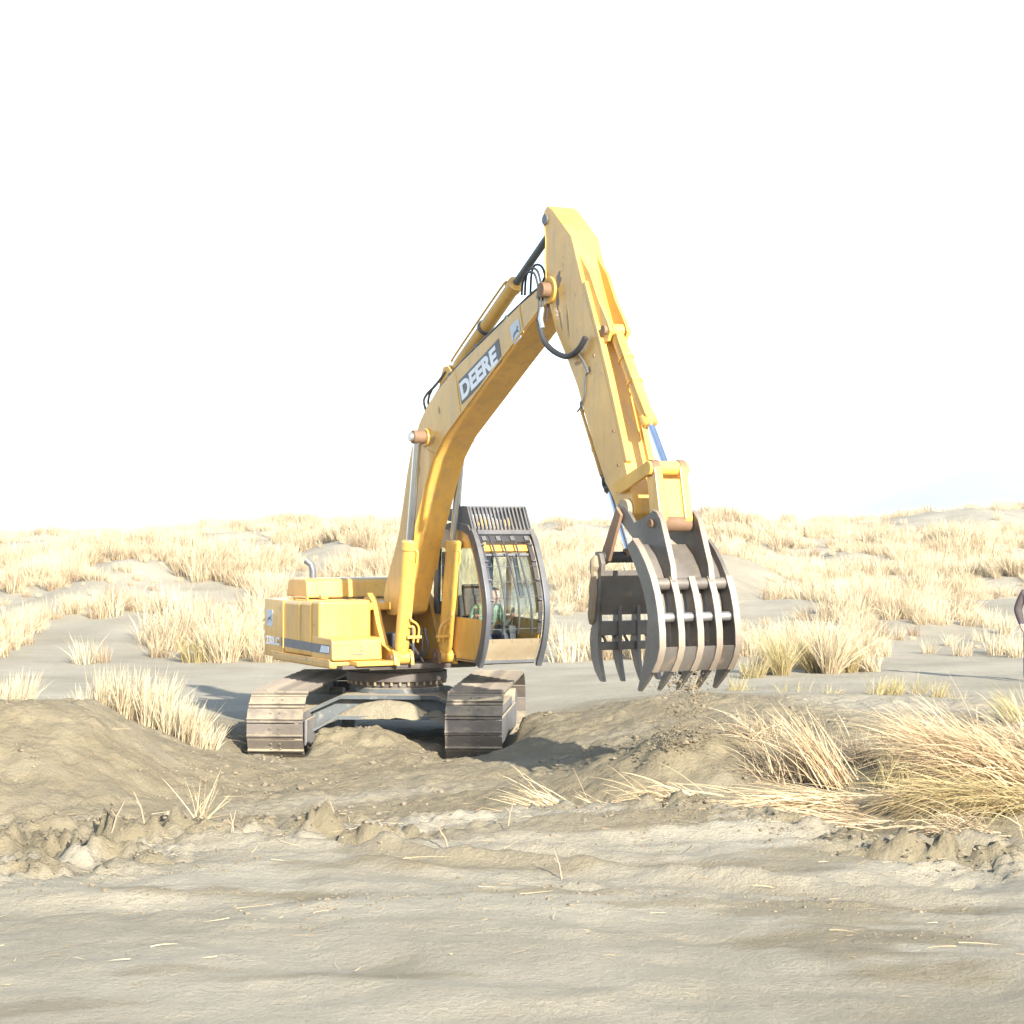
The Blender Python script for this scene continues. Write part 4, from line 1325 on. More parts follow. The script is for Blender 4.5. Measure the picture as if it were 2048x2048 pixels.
# seat, console, lever, dash column
mb = MB(); mb.box((.86, .80, 1.32), (.44, .44, .12)); mb.box((.66, .80, 1.60), (.12, .42, .58), (0, R(-10), 0)); mb.box((.60, .8, 1.95), (.09, .26, .16), (0, R(-10), 0)); mb.bevel(.03, 30, 3)
mb.build("seat", 'seat', cab)
for y in (.53, 1.07):
    mb = MB(); mb.box((1.05, y, 1.40), (.42, .10, .22)); mb.bevel(.02); cs = mb.build("console", 'dark', cab)
    mb = MB(); mb.tube((1.22, y, 1.50), (1.26, y, 1.68), .012, seg=8); mb.tube((1.255, y, 1.66), (1.268, y, 1.74), .025, .02, seg=10); mb.build("joystick", 'black', cs)
mb = MB(); mb.tube((1.50, .86, 1.08), (1.40, .86, 1.60), .02, seg=8); mb.build("travel_lever", 'dark', cab)
mb = MB(); mb.box((1.70, .92, 2.15), (.03, .05, .55), (0, R(-22), 0)); mb.build("wiper_arm", 'black', cab)
mb = MB(); mb.box((.40, .56, 2.05), (.06, .16, .80)); mb.build("rear_post", 'seat', cab)

# thing > part > sub-part, no deeper
def flatten(root):
    for o in list(bpy.data.objects):
        d = 0; p = o
        while p.parent is not None:
            p = p.parent; d += 1
        if p is root:
            while d > 2:
                o.parent = o.parent.parent; d -= 1


flatten(EX)

# ------------------------------------------------------------------ grass
def blade_mesh(name, blades, mat, segs=4):
    """blades: list of (root xyz, dir xyz, length, width, bend vector, tint); each one a tapering curved strip"""
    V = []; F = []; T = []; A = []
    up = np.array((0, 0, 1.0))
    for root, d, L, w, bend, tint in blades:
        root = np.asarray(root, float); d = np.asarray(d, float); d = d / np.linalg.norm(d)
        side = np.cross(d, rng.normal(size=3)); side /= np.linalg.norm(side) + 1e-9
        bend = np.asarray(bend, float)
        base = len(V)
        for k in range(segs):
            t = k / segs
            p = root + d * L * t + bend * L * t * t
            ww = w * (1 - .75 * t)
            V.append(p - side * ww); V.append(p + side * ww)
            T += [tint, tint]; A += [t, t]
        V.append(root + d * L + bend * L); T.append(tint); A.append(1.0)
        for k in range(segs - 1):
            a = base + 2 * k
            F.append((a, a + 1, a + 3, a + 2))
        a = base + 2 * (segs - 1)
        F.append((a, a + 1, base + 2 * segs))
    me = bpy.data.meshes.new(name)
    me.from_pydata([tuple(v) for v in V], [], F)
    for nm, vals in (("tint", T), ("along", A)):
        at = me.attributes.new(nm, 'FLOAT', 'POINT')
        at.data.foreach_set("value", np.array(vals, np.float32))
    for p in me.polygons:
        p.use_smooth = True
    me.materials.append(M[mat])
    return me


def tuft_blades(nb, h, r, spread, lean=(0, 0), droop=.25, w=.006, tint=(0.1, 1.0), elong=1.0):
    out = []
    for _ in range(nb):
        a = rng.uniform(0, 2 * math.pi); q = math.sqrt(rng.uniform()) * r
        root = (q * math.cos(a) * elong, q * math.sin(a), -.03)
        s = abs(rng.normal(0, spread))
        a2 = a + rng.normal(0, .7)
        d = np.array((math.cos(a2) * s + lean[0] * rng.uniform(.5, 1.3), math.sin(a2) * s + lean[1] * rng.uniform(.5, 1.3), 1.0))
        L = h * rng.uniform(.45, 1.1)
        hd = d.copy(); hd[2] = 0
        bend = hd * droop * rng.uniform(.4, 1.8) + np.array((rng.normal(0, .06), rng.normal(0, .06), -droop * .6 * rng.uniform(.2, 1.6)))
        out.append((root, d, L, w * rng.uniform(.6, 1.3), bend, rng.uniform(*tint)))
    return out


# far dunes: grass nobody could count, as instances of a few tufts
src = []
for k in range(7):
    h = .95
    me = blade_mesh("far_grass_clump", tuft_blades(95, h, .34, .30, (rng.normal(-.12, .06), rng.normal(0, .06)), .28, .011, ((.4, 1.0), (.05, .95), (.0, .35), (.3, .95), (.05, .95), (.0, .5), (.4, .95))[k]), 'grass', 3)
    src.append(bpy.data.objects.new("far_grass_clump", me))


def bare(X, Y):
    """1 where the sand lies open between the grass"""
    px = X / Y
    z = np.zeros(X.shape)
    # open sand round the machine and towards the left
    z = np.maximum(z, 1 - sstep(39, 46, Y + 4 * fbm(X * .18, Y * .18, 3, 101)))
    # flats on the right
    z = np.maximum(z, sstep(9.5, 13.0, X + 1.6 * fbm(X * .2, Y * .2, 3, 103)) * (1 - sstep(60, 68, Y + 5 * fbm(X * .12, Y * .15, 3, 105))))
    z = np.maximum(z, .9 * np.exp(-((X - 2.6) / 2.6) ** 2 - ((Y - 47) / 5.5) ** 2) * 1.6)
    # scar in the dune at the far left, far bare dune at the right, scattered pans
    z = np.maximum(z, 1.5 * np.exp(-((X + 23.3) / 1.5) ** 2 - ((Y - 93) / 4.0) ** 2))
    z = np.maximum(z, sstep(118, 124, Y) * (1 - sstep(138, 143, Y + 4 * fbm(X * .1, Y * .1, 3, 107))) * sstep(22, 26, X))
    z = np.maximum(z, sstep(.22, .42, fbm(X * .15, Y * .09, 3, 109)) * (1 - sstep(85, 110, Y)))
    z = np.maximum(z, sstep(.30, .45, fbm(X * .08, Y * .05, 3, 113)) * (.45 + .55 * sstep(-2, 4, X)))
    return np.clip(z, 0, 1)


NP = 30000
yy = 40 + (190 - 40) * rng.uniform(size=NP) ** 1.25
xx = rng.uniform(-1, 1, NP) * (yy * .275 + 4)
keep = rng.uniform(size=NP) > bare(xx, yy)
# clumpy cover
cov = fbm(xx * .35, yy * .22, 4, 111)
keep &= (cov > -.12 + .16 * rng.normal(size=NP))
xx, yy, cov = xx[keep], yy[keep], cov[keep]
zz = height(xx, yy)
me = bpy.data.meshes.new("dune_grass")
me.from_pydata(np.stack([xx, yy, zz], -1).tolist(), [], [])
rot = np.stack([rng.normal(0, .10, len(xx)), rng.normal(0, .10, len(xx)), rng.uniform(0, 6.28, len(xx))], -1)
at = me.attributes.new("turn", 'FLOAT_VECTOR', 'POINT'); at.data.foreach_set("vector", rot.reshape(-1).astype(np.float32))
scl = rng.uniform(.3, 1.15, len(xx)) * np.clip(.75 + 1.0 * cov, .4, 1.35)
at = me.attributes.new("size", 'FLOAT', 'POINT'); at.data.foreach_set("value", scl.astype(np.float32))
dune_grass = bpy.data.objects.new("dune_grass", me)
COL.objects.link(dune_grass)
tag(dune_grass, "pale dry marram grass covering the dunes behind the excavator", "grass", kind="stuff")
ng = bpy.data.node_groups.new("scatter", 'GeometryNodeTree')
ng.interface.new_socket("Geometry", in_out='INPUT', socket_type='NodeSocketGeometry')
ng.interface.new_socket("Geometry", in_out='OUTPUT', socket_type='NodeSocketGeometry')
gi = ng.nodes.new("NodeGroupInput"); go = ng.nodes.new("NodeGroupOutput")
jn = ng.nodes.new("GeometryNodeJoinGeometry")
for s_ in src:
    oi = ng.nodes.new("GeometryNodeObjectInfo")
    oi.inputs["Object"].default_value = s_
    oi.inputs["As Instance"].default_value = True
    ng.links.new(oi.outputs["Geometry"], jn.inputs[0])
iop = ng.nodes.new("GeometryNodeInstanceOnPoints")
iop.inputs["Pick Instance"].default_value = True
ri = ng.nodes.new("FunctionNodeRandomValue"); ri.data_type = 'INT'
ri.inputs[4].default_value = 0; ri.inputs[5].default_value = len(src) - 1
na = ng.nodes.new("GeometryNodeInputNamedAttribute"); na.data_type = 'FLOAT_VECTOR'; na.inputs[0].default_value = "turn"
e2r = ng.nodes.new("FunctionNodeEulerToRotation")
nb_ = ng.nodes.new("GeometryNodeInputNamedAttribute"); nb_.data_type = 'FLOAT'; nb_.inputs[0].default_value = "size"
ng.links.new(gi.outputs[0], iop.inputs["Points"])
ng.links.new(jn.outputs[0], iop.inputs["Instance"])
ng.links.new(ri.outputs[2], iop.inputs["Instance Index"])
ng.links.new(na.outputs[0], e2r.inputs[0]); ng.links.new(e2r.outputs[0], iop.inputs["Rotation"])
ng.links.new(nb_.outputs[0], iop.inputs["Scale"])
ng.links.new(iop.outputs[0], go.inputs[0])
md = dune_grass.modifiers.new("scatter", 'NODES'); md.node_group = ng


# single tufts that stand apart
def put_tuft(name, X, Y, blades, mat, label, group=None, rz=0.0, dz=0.0):
    o = bpy.data.objects.new(name, blade_mesh(name, blades, mat, 5))
    COL.objects.link(o)
    o.location = (X, Y, H(X, Y) + dz)
    o.rotation_euler = (0, 0, rz)
    tag(o, label, "grass tuft", group)
    return o


def PX(px, Y):                                   # bearing to sideways metres at a given distance
    return (px - 1024) / 4000.0 * Y


ORD = ["first", "second", "third", "fourth", "fifth", "sixth", "seventh", "eighth", "ninth", "tenth", "eleventh", "twelfth"]
G1 = "tufts along the crest behind the spoil mound"
for k, (px, Y, h, nb) in enumerate([(182, 25.4, .50, 160), (215, 25.2, .78, 260), (258, 25.0, .72, 280), (305, 24.8, .80, 300), (345, 24.6, .62, 240), (380, 24.3, .56, 230), (408, 24.0, .40, 160)]):
    put_tuft("marram_tuft", PX(px, Y), Y, tuft_blades(nb, h, .17, .20, (.05 + .03 * k, 0), .16, .006, (.3, .95)), 'grass',
             f"tall pale grass tuft behind the left sand mound, {ORD[k]} of seven from left", G1)
G2 = "tufts at the far left behind the spoil mound"
for k, (px, Y, h, nb) in enumerate([(8, 27.0, .55, 160), (38, 27.5, .65, 220), (140, 26.5, .35, 70)]):
    put_tuft("marram_tuft", PX(px, Y), Y, tuft_blades(nb, h, .16, .26, (.1, 0), .2, .006, (.1, .9)), 'grass',
             f"golden grass tuft at the far left edge of the mound, {ORD[k]} from left", G2)
G3 = "tufts beside the counterweight"
for k, (px, Y, h, nb) in enumerate([(392, 41, .75, 150), (420, 41.5, 1.0, 220), (446, 41, 1.1, 240), (474, 42, 1.1, 240), (503, 42, .9, 200), (532, 41, .7, 160), (562, 42, .6, 140), (588, 41, .6, 130)]):
    put_tuft("marram_tuft", PX(px, Y), Y, tuft_blades(nb, h, .30, .28, (-.05, 0), .25, .009, (.05, 1.0)), 'grass' if k % 3 else 'grass_green',
             f"yellow grass tuft on flat sand behind the counterweight, {ORD[k]} from left", G3)
G4 = "tall tufts right of the rake"
for k, (px, Y, h, nb) in enumerate([(1505, 33.5, .65, 150), (1535, 34.5, .95, 220), (1562, 34, 1.0, 230), (1600, 36, 1.0, 260), (1632, 35, 1.15, 320), (1660, 34.6, 1.1, 300), (1694, 35, .75, 220), (1722, 35.5, .85, 240), (1745, 35, .7, 180)]):
    put_tuft("marram_tuft", PX(px, Y), Y, tuft_blades(int(nb * rng.uniform(.7, 1.6)), h * rng.uniform(.7, 1.1), rng.uniform(.12, .32), .30, (rng.normal(0, .12), 0), .3, .006, (.0, 1.0)), 'grass_green' if k in (0, 2, 4, 6) else 'grass',
             f"tall grass tuft in the clump right of the rake bucket, {ORD[k]} from left", G4)
G5 = "small green tufts on the sand bank"
for k, (px, Y, h, nb) in enumerate([(1468, 29.5, .42, 60), (1500, 30, .38, 40), (1562, 28.5, .35, 30), (1606, 29, .42, 34), (1662, 28.5, .36, 50), (1748, 28, .42, 40), (1778, 28.2, .55, 110), (1796, 28.4, .55, 100), (1836, 28.5, .38, 40), (1876, 27.6, .40, 50), (1918, 27.2, .30, 36)]):
    put_tuft("sparse_tuft", PX(px, Y), Y, tuft_blades(int(nb * rng.uniform(.4, 1.2)), h * rng.uniform(.5, 1.15), rng.uniform(.04, .14), .32, (rng.normal(0, .15), 0), .3, .005, (.2, .9)), 'grass_green',
             f"small sparse green tuft on the bank between rake and right edge, {ORD[k]} from left", G5)
G6 = "tufts on the grey flat at the right"
for k, (px, Y, h, nb) in enumerate([(2010, 47, .7, 90), (1990, 41, .5, 50), (2030, 40, .6, 70), (1835, 52, .5, 60), (1432, 46, .8, 160), (1400, 47, .9, 180)]):
    put_tuft("marram_tuft", PX(px, Y), Y, tuft_blades(nb, h, .15, .3, (.0, 0), .25, .008, (.2, .9)), 'grass',
             ["pale tuft at the right edge above the standing person", "thin low tuft just left of the standing person", "thin tuft close behind the standing person", "lone low tuft in the middle of the grey flat",
              "pale tuft just right of the rake's back, nearer one", "pale tuft just right of the rake's back, farther one"][k], G6)


# combed-over clumps in the right foreground
def combed(nb, L, r0, r1, dirs, w, droop, tint):
    out = []
    for _ in range(nb):
        root = (rng.normal(0, r0), rng.normal(0, r1), rng.uniform(-.02, .10))
        a = rng.normal(dirs[0], dirs[1]); el = rng.normal(dirs[2], dirs[3])
        d = (math.cos(a) * math.cos(el), math.sin(a) * math.cos(el), math.sin(el))
        out.append((root, d, L * rng.uniform(.4, 1.15), w * rng.uniform(.6, 1.3), (rng.normal(0, .08), rng.normal(0, .08), -droop * rng.uniform(.5, 1.5)), rng.uniform(*tint)))
    return out


Yc = 18.6
put_tuft("combed_clump", PX(2015, 18.9), 18.9, combed(1600, 1.25, .22, .16, (R(170), .26, R(42), .20), .0042, .52, (.1, .95)), 'straw',
         "large combed-over straw clump at the right edge, blades swept left over the bank", dz=.02)
put_tuft("combed_clump", PX(2000, 18.0), 18.0, combed(1250, 1.0, .26, .14, (R(195), .32, R(24), .18), .0042, .45, (.0, .8)), 'grass_green',
         "yellow green clump drooping toward the ledge, below the big straw clump", dz=.02)
put_tuft("combed_clump", PX(1925, 19.6), 19.6, combed(850, 1.15, .2, .14, (R(160), .26, R(42), .18), .0042, .42, (.15, 1)), 'straw',
         "upper straw clump at the right, leaning up to the left on the grey sand", dz=0)
put_tuft("combed_clump", PX(1672, 19.2), 19.2, combed(200, 1.05, .07, .06, (R(150), .16, R(56), .10), .005, .22, (.5, 1)), 'straw',
         "upright bundle of bleached straw leaning left, between the two ground clumps", dz=0)
put_tuft("combed_clump", PX(1610, 19.6), 19.6, combed(420, .8, .2, .16, (R(140), .7, R(55), .3), .005, .35, (.0, .6)), 'grass',
         "brown torn grass clump on the dug slope right of the rake", dz=0)
put_tuft("combed_clump", PX(1640, 18.2), 18.2, combed(230, .95, .22, .10, (R(182), .24, R(10), .12), .0042, .20, (.0, .9)), 'straw',
         "flattened straw mat lying along the ledge below the rake, pointing left", dz=.04)
put_tuft("combed_clump", PX(1700, 17.6), 17.6, combed(170, .75, .22, .10, (R(176), .35, R(12), .12), .0042, .2, (.0, .7)), 'grass',
         "brown flattened grass along the ledge, right end of the straw mat", dz=.02)
put_tuft("combed_clump", PX(1790, 18.9), 18.9, combed(120, .55, .12, .1, (R(100), .6, R(50), .3), .0042, .3, (.3, 1)), 'grass_green',
         "small green clump in the hollow between straw bundle and big clump", dz=0)
put_tuft("combed_clump", PX(2035, 22.5), 22.5, combed(160, .55, .10, .1, (R(150), .5, R(55), .2), .0042, .3, (.4, 1)), 'grass_green',
         "dark green tuft at the right edge above the combed-over clumps", dz=0)
for k, (px, Y, nb, L, a, el) in enumerate([(1520, 20.4, 260, .55, 150, 40), (1740, 20.2, 300, .6, 120, 45), (1850, 20.6, 340, .75, 165, 40), (1830, 18.3, 320, .55, 200, 25), (1930, 17.2, 360, .7, 200, 25), (2040, 20.4, 300, .8, 160, 45)]):
    put_tuft("tangled_clump", PX(px, Y), Y, combed(nb // 2, L, .14, .10, (R(a), .9, R(el), .3), .005, .4, (.0, .75)), 'grass',
             f"tangled brown grass clump on the right bank, {ORD[k]} of six", "tangled clumps on the right bank")
put_tuft("straw_spray", PX(1150, 18.9), 18.9, combed(90, .85, .10, .06, (R(165), .22, R(30), .2), .007, .18, (.5, 1)), 'straw',
         "spray of bleached straw on the ledge in front of the right track, leaning left")
put_tuft("straw_spray", PX(1270, 18.6), 18.6, combed(80, .6, .15, .08, (R(170), .6, R(25), .25), .007, .2, (.5, 1)), 'straw',
         "loose straw heap on the ledge directly below the rake")
put_tuft("straw_spray", PX(1350, 18.3), 18.3, combed(90, .65, .18, .08, (R(185), .5, R(18), .2), .007, .2, (.3, 1)), 'straw',
         "straw heap on the ledge just left of the flattened mat")
put_tuft("straw_spray", PX(405, 17.9), 17.9, combed(26, .50, .03, .02, (R(60), .9, R(58), .25), .006, .1, (.5, 1)), 'straw',
         "thin upright straw sprig on the sand in front of the left track")

# straw litter and stalks lying about
n_ = 900
LY = rng.uniform(11, 24, n_); LX = rng.uniform(-.3, .3, n_) * LY
LY = np.where(rng.uniform(size=n_) < .55, ledge(LX) + rng.normal(-.2, .9, n_), LY)
LZ = height(LX, LY)
bl = []
for X, Y, z in zip(LX, LY, LZ):
    a = rng.uniform(0, 6.28); L = rng.uniform(.04, .22) if rng.uniform() < .93 else rng.uniform(.2, .55)
    bl.append(((X, Y, z + rng.uniform(.004, .02)), (math.cos(a), math.sin(a), rng.normal(.02, .12)), L, rng.uniform(.0018, .004), (rng.normal(0, .35), rng.normal(0, .35), -.05), rng.uniform(0, .8)))
me = blade_mesh("straw_litter", bl, 'straw', 4)
o = bpy.data.objects.new("straw_litter", me); COL.objects.link(o)
tag(o, "scattered straw and dry stalks on the foreground sand", "straw", kind="stuff")

# upright broken stalks one can count
mb_specs = [(255, 17.9, .20, .10), (292, 16.7, .28, -.35), (222, 16.6, .26, .45), (460, 16.6, .26, .2), (470, 16.6, .24, -.15), (640, 17.5, .20, .3), (672, 17.5, .18, -.3), (1015, 16.9, .22, .25), (1125, 15.0, .22, -.3), (900, 16.2, .2, -.5)]
for k, (px, Y, h, ln) in enumerate(mb_specs):
    mb = MB()
    mb.path([(0, 0, -.04), (ln * h * .4, .01, h * .5), (ln * h, -.01, h)], [.008, .007, .004], 6)
    mb.path([(ln * h * .4, .01, h * .5), (ln * h * .4 - .04, .0, h * .72)], [.005, .003], 5)
    o = mb.build("dry_stalk", 'twig')
    X = PX(px, Y)
    o.location = (X, Y, H(X, Y))
    tag(o, f"broken dry stalk sticking out of the foreground sand, {ORD[sorted(range(len(mb_specs)), key=lambda i: mb_specs[i][0]).index(k)]} from left", "stalk", "dry stalks in the foreground")

# lumps of broken sand crust
def lumps(name, spots, label, sub=2):
    """spots: array of x, y, z, r"""
    spots = np.asarray(spots, float)
    ico = bmesh.new(); bmesh.ops.create_icosphere(ico, subdivisions=sub, radius=1.0)
    bv = np.array([v.co[:] for v in ico.verts]); bf = np.array([[v.index for v in f.verts] for f in ico.faces]); ico.free()
    V = []; F = []
    for i, (x, y, z, r) in enumerate(spots):
        k = rng.normal(0, 1.6, (3, 3)); ph = rng.uniform(0, 6.28, 3)
        lob = 1 + .16 * np.sin(bv @ k + ph).sum(1) * .6 + rng.normal(0, .09, len(bv))
        q = bv * lob[:, None] * (r * rng.uniform(.8, 1.5), r * rng.uniform(.8, 1.3), r * rng.uniform(.5, .9))
        a = rng.uniform(0, 6.28); c_, s_ = math.cos(a), math.sin(a)
        q = q @ np.array(((c_, s_, 0), (-s_, c_, 0), (0, 0, 1)))
        V.append(q + (x, y, z)); F.append(bf + i * len(bv))
    V = np.concatenate(V); F = np.concatenate(F)
    me = bpy.data.meshes.new(name); me.from_pydata(V.tolist(), [], F.tolist())
    at = me.attributes.new("damp_shade", 'FLOAT', 'POINT'); at.data.foreach_set("value", damp_shade(V[:, 0], V[:, 1]).astype(np.float32))
    me.materials.append(M['clod'])
    o = bpy.data.objects.new(name, me); COL.objects.link(o)
    tag(o, label, "sand", kind="stuff")
    return o


def spots_on_ground(x, y, r, lift):
    x, y, r = np.asarray(x), np.asarray(y), np.asarray(r)
    return np.stack([x, y, height(x, y) + r * lift, r], -1)


X = rng.uniform(-5.5, 5.5, 4200)
Y = ledge(X) + rng.normal(.0, .75, 4200)
m_ = fbm(X * 1.6, Y * 1.2, 3, 131) > .0
X, Y = X[m_], Y[m_]
sp = [spots_on_ground(X, Y, np.minimum(.004 + np.abs(rng.normal(0, .008, len(X))), .028), -.1)]
for cx, cy, cr, ch in CLUMPS:
    n_ = int(16 * cr / .18)
    x = cx + rng.normal(0, cr * .9, n_); y = cy + rng.normal(0, cr * .7, n_); r = np.minimum(np.abs(rng.normal(0, .008, n_)) + .004, .022)
    sp.append(spots_on_ground(x, y, r, rng.uniform(-.3, .5, n_)))
lumps("sand_crust_lumps", np.concatenate(sp), "crumbled lumps of sand crust along the ledge")
Y0 = rng.uniform(18.5, 26.0, 3600); X0 = rng.uniform(-6.2, 3.8, 3600)
m_ = fbm(X0 * .9, Y0 * .9, 3, 141) > .02
X0, Y0 = X0[m_], Y0[m_]
lumps("loose_sand_clods", spots_on_ground(X0, Y0, .006 + np.abs(rng.normal(0, .012, len(X0))), .2), "small clods scattered over the dug ground", 1)

n_ = 5000
Y0 = rng.uniform(12.5, 18.5, n_); X0 = rng.uniform(-.29, .29, n_) * Y0
m_ = fbm(X0 * .8, Y0 * 1.1, 3, 145) > -.08 * rng.normal(size=n_)
X0, Y0 = X0[m_], Y0[m_]
lumps("sand_crumbs", spots_on_ground(X0, Y0, .003 + np.abs(rng.normal(0, .0065, len(X0))), .1), "fine crumbs of sand strewn over the smooth foreground", 1)

# sand and roots pouring from the rake
bl = []
wm = EX_M
n_ = 2600
t = rng.uniform(size=n_) ** .8
lx = 7.08 + rng.normal(0, .09, n_) - .06 * t
ly = rng.normal(0, 1, n_) * (.13 + .10 * t) + .03
R3 = np.array(wm.to_3x3())
W = np.stack([lx, ly, np.zeros(n_)], -1) @ R3.T + np.array(wm.translation)
zb = height(W[:, 0], W[:, 1])
z = 1.42 * (1 - t) + zb * t
r = np.where(rng.uniform(size=n_) < .93, np.abs(rng.normal(0, .004, n_)) + .002, np.abs(rng.normal(0, .014, n_)) + .004)
lumps("falling_sand", np.stack([W[:, 0], W[:, 1], z, r], -1), "sand crumbling down from the teeth of the rake", 1)
for _ in range(26):
    t = rng.uniform() ** 1.5 * .6
    q = wm @ Vector((7.05 + rng.normal(0, .08), rng.normal(.05, .10), 0))
    z = 1.45 - .75 * t
    bl.append(((q.x, q.y, z), (rng.normal(0, .4), rng.normal(0, .4), -1), rng.uniform(.08, .28), .004, (rng.normal(0, .3), rng.normal(0, .3), 0), rng.uniform(0, .4)))
o = bpy.data.objects.new("hanging_roots", blade_mesh("hanging_roots", bl, 'straw', 4)); COL.objects.link(o)
tag(o, "torn grass roots hanging from the rake's teeth", "roots", kind="stuff")


# ------------------------------------------------------------------ people
def skin_body(name, joints, edges, mats, assign, parent=None, matrix=None):
    """one continuous body grown over a skeleton; joints: name -> (x, y, z, radius)"""
    names = list(joints)
    idx = {k: i for i, k in enumerate(names)}
    me = bpy.data.meshes.new(name)
    me.from_pydata([joints[k][:3] for k in names], [(idx[a], idx[b_]) for a, b_ in edges], [])
    o = bpy.data.objects.new(name, me); COL.objects.link(o)
    md = o.modifiers.new("skin", 'SKIN'); md.use_smooth_shade = True
    sl = me.skin_vertices[0].data
    for k in names:
        r = joints[k][3]
        sl[idx[k]].radius = (r if isinstance(r, tuple) else (r, r))
        sl[idx[k]].use_root = (k == 'pelvis')
    sd = o.modifiers.new("sub", 'SUBSURF'); sd.levels = 2; sd.render_levels = 2
    dg = bpy.context.evaluated_depsgraph_get()
    res = bpy.data.meshes.new_from_object(o.evaluated_get(dg))
    o.modifiers.clear(); o.data = res
    res.materials.clear()
    for m_ in mats: res.materials.append(M[m_])
    for p in res.polygons:
        p.use_smooth = True
        p.material_index = assign(p.center)
    if matrix is not None: o.matrix_world = matrix
    o.parent = parent
    return o


def add_hand(j, e, side, wrist, d, palm_n):
    """five short finger chains rooted in the palm"""
    d = Vector(d).normalized(); n_ = Vector(palm_n).normalized(); s = d.cross(n_).normalized() * side
    w = Vector(wrist)
    pk = f'palm{side}'
    p = w + d * .06
    j[pk] = (*p, (.036, .02)); e.append((f'wrist{side}', pk))
    for f, (off, ln) in enumerate(((-.03, .065), (-.01, .075), (.01, .072), (.03, .055))):
        a = p + s * off + d * .035; b1 = a + d * ln * .55 + n_ * .012; c1 = b1 + d * ln * .35 + n_ * .03
        for q, (pt, r) in enumerate(((a, .0095), (b1, .009), (c1, .0075))):
            j[f'f{side}{f}{q}'] = (*pt, r)
        e += [(pk, f'f{side}{f}0'), (f'f{side}{f}0', f'f{side}{f}1'), (f'f{side}{f}1', f'f{side}{f}2')]
    a = w + d * .03 - s * .035; b1 = a + d * .035 - s * .018 + n_ * .01
    j[f't{side}0'] = (*a, .011); j[f't{side}1'] = (*b1, .009)
    e += [(f'wrist{side}', f't{side}0'), (f't{side}0', f't{side}1')]


def face(parent, c, fwd, s=1.0, mat='skin'):
    """head with nose, ears, eyes and mouth set on a shaped skull"""
    bm = bmesh.new(); bmesh.ops.create_uvsphere(bm, u_segments=24, v_segments=18, radius=1.0)
    fwd = Vector(fwd).normalized(); left = Vector((0, 0, 1)).cross(fwd).normalized(); up = fwd.cross(left)
    for v in bm.verts:
        f, l, u_ = v.co.x, v.co.y, v.co.z
        wx = .098 * f * (1.0 if u_ > -.2 else 1 - .12 * (-u_ - .2)); wy = .076 * l * (1 - .22 * max(0, -u_)); wz = .118 * u_
        if f > .75 and abs(l) < .25 and -.25 < u_ < .1: wx += .022 * (1 - abs(l) / .25)
        if f > .6 and .0 < u_ < .25 and .2 < abs(l) < .6: wx -= .008
        if f > .6 and -.55 < u_ < -.42: wx -= .006
        v.co = Vector(c) + (fwd * wx + left * wy + up * wz) * s
    me = bpy.data.meshes.new("head"); bm.to_mesh(me); bm.free()
    for p in me.polygons: p.use_smooth = True
    me.materials.append(M[mat])
    o = bpy.data.objects.new("head", me); COL.objects.link(o); o.parent = parent
    for sd in (-1, 1):
        mb = MB(); q = Vector(c) + (fwd * .082 + left * sd * .032 + up * .015) * s; mb.tube(q - fwd * .004, q + fwd * .008, .010, .007, 10); mb.build("eye", 'hair', parent)
        mb = MB(); q = Vector(c) + (left * sd * .076 + up * -.005) * s; mb.path([q + up * .03, q + left * sd * .012, q - up * .03], [.008, .014, .007], 8); mb.build("ear", mat, parent)
    bm = bmesh.new(); bmesh.ops.create_uvsphere(bm, u_segments=24, v_segments=16, radius=1.0)
    dl = [v for v in bm.verts if v.co.x > .35 and v.co.z < .62 or v.co.z < -.45]
    bmesh.ops.delete(bm, geom=dl, context='VERTS')
    for v in bm.verts:
        v.co = Vector(c) + (fwd * (.104 * v.co.x - .004) + left * .083 * v.co.y + up * (.124 * v.co.z + .004)) * s
    me = bpy.data.meshes.new("hair"); bm.to_mesh(me); bm.free()
    for p in me.polygons: p.use_smooth = True
    me.materials.append(M['hair'])
    o = bpy.data.objects.new("hair", me); COL.objects.link(o); o.parent = parent


# operator seated in the cab (own local frame turned like the machine)
j = {'pelvis': (.90, .80, 1.40, (.13, .15)), 'waist': (.94, .80, 1.52, (.11, .14)), 'chest': (1.04, .80, 1.68, (.11, .16)), 'neckb': (1.13, .805, 1.765, .065), 'neck': (1.17, .81, 1.80, .05), 'skull': (1.21, .815, 1.86, .06),
     'sh1': (1.06, .975, 1.72, .065), 'el1': (1.06, 1.05, 1.52, .048), 'wrist1': (1.20, 1.06, 1.60, .032),
     'sh-1': (1.06, .63, 1.72, .065), 'el-1': (1.06, .55, 1.52, .048), 'wrist-1': (1.20, .545, 1.60, .032),
     'hip1': (.95, .89, 1.38, .085), 'kn1': (1.30, .92, 1.40, .065), 'an1': (1.40, .92, 1.14, .045), 'toe1': (1.52, .92, 1.115, .035),
     'hip-1': (.95, .71, 1.38, .085), 'kn-1': (1.30, .68, 1.40, .065), 'an-1': (1.40, .68, 1.14, .045), 'toe-1': (1.52, .68, 1.115, .035)}
e = [('pelvis', 'waist'), ('waist', 'chest'), ('chest', 'neckb'), ('neckb', 'neck'), ('neck', 'skull')]
for s in ('1', '-1'):
    e += [('chest', 'sh' + s), ('sh' + s, 'el' + s), ('el' + s, 'wrist' + s), ('pelvis', 'hip' + s), ('hip' + s, 'kn' + s), ('kn' + s, 'an' + s), ('an' + s, 'toe' + s)]
for s in (1, -1):
    add_hand(j, e, s, j[f'wrist{s}'][:3], (.7, 0, .45), (.4, 0, -.8))


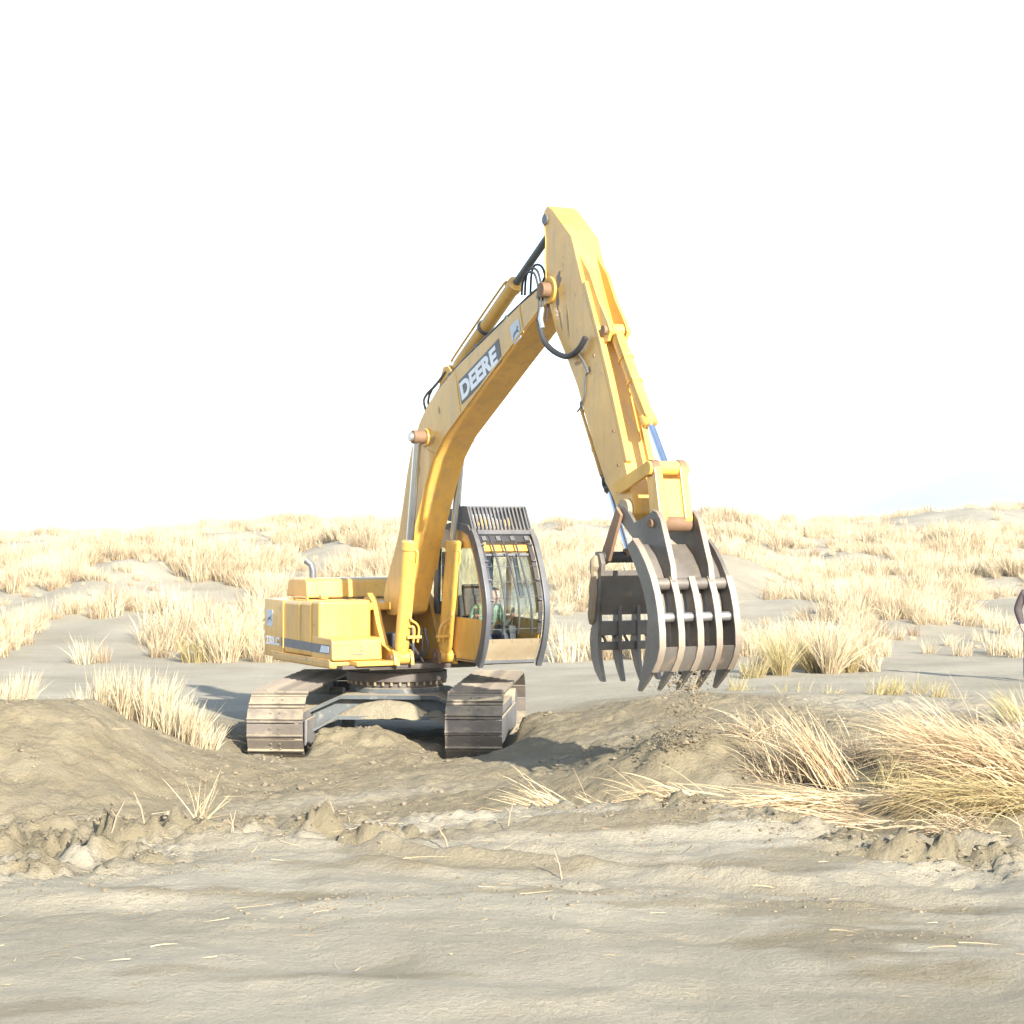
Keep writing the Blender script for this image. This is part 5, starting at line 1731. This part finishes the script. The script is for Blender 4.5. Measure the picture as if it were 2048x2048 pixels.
def op_assign(c):
    if c.z > 1.79: return 0
    if c.x > 1.205 and c.z > 1.50: return 0
    if c.z < 1.44 or (c.x > 1.13 and c.z < 1.5): return 2
    return 1


person = skin_body("person", j, e, ('skin', 'green_cloth', 'jeans'), op_assign, None, EX_M.copy())
tag(person, "person in a green jacket sitting inside the caged cab at the levers", "person")
face(person, (1.225, .82, 1.885), (1, .45, -.05), .95)

# person at the right edge of the picture, mostly outside it
px_, py_ = 8.37, 32.0
pz_ = H(px_, py_)
jj = {'pelvis': (0, 0, .93, (.16, .12)), 'waist': (0, 0, 1.08, (.15, .11)), 'chest': (0, .0, 1.32, (.18, .12)), 'neckb': (0, .0, 1.47, .07), 'neck': (0, -.01, 1.53, .055), 'skull': (0, -.01, 1.62, .06),
      'sh1': (.19, 0, 1.42, .07), 'el1': (.30, .06, 1.15, .052), 'wrist1': (.26, -.10, .95, .034),
      'sh-1': (-.19, 0, 1.42, .07), 'el-1': (-.27, .06, 1.15, .072), 'wrist-1': (-.23, -.06, .92, .055),
      'hip1': (.10, 0, .88, .10), 'kn1': (.12, -.02, .48, .072), 'an1': (.12, .02, .09, .05), 'toe1': (.14, -.15, .04, .042),
      'hip-1': (-.10, 0, .88, .10), 'kn-1': (-.13, -.02, .48, .072), 'an-1': (-.14, .02, .09, .05), 'toe-1': (-.17, -.15, .04, .042)}
ee = [('pelvis', 'waist'), ('waist', 'chest'), ('chest', 'neckb'), ('neckb', 'neck'), ('neck', 'skull')]
for s in ('1', '-1'):
    ee += [('chest', 'sh' + s), ('sh' + s, 'el' + s), ('el' + s, 'wrist' + s), ('pelvis', 'hip' + s), ('hip' + s, 'kn' + s), ('kn' + s, 'an' + s), ('an' + s, 'toe' + s)]
for s in (1, -1):
    add_hand(jj, ee, s, jj[f'wrist{s}'][:3], (.1 * -s, -.2, -1), (-s, 0, 0))


def st_assign(c):
    if c.z > 1.50 or (abs(c.x) > .19 and .7 < c.z < .925): return 0
    if c.z > .95: return 1
    if c.z < .10: return 3
    return 2


p2 = skin_body("person", jj, ee, ('skin', 'jacket', 'jeans', 'boot'), st_assign, None, Matrix.Translation((px_, py_, pz_)))
tag(p2, "person in brown jacket and dark jeans standing cut off at the right edge", "person")
face(p2, (0, -.02, 1.645), (-.4, -1, 0), 1.0)
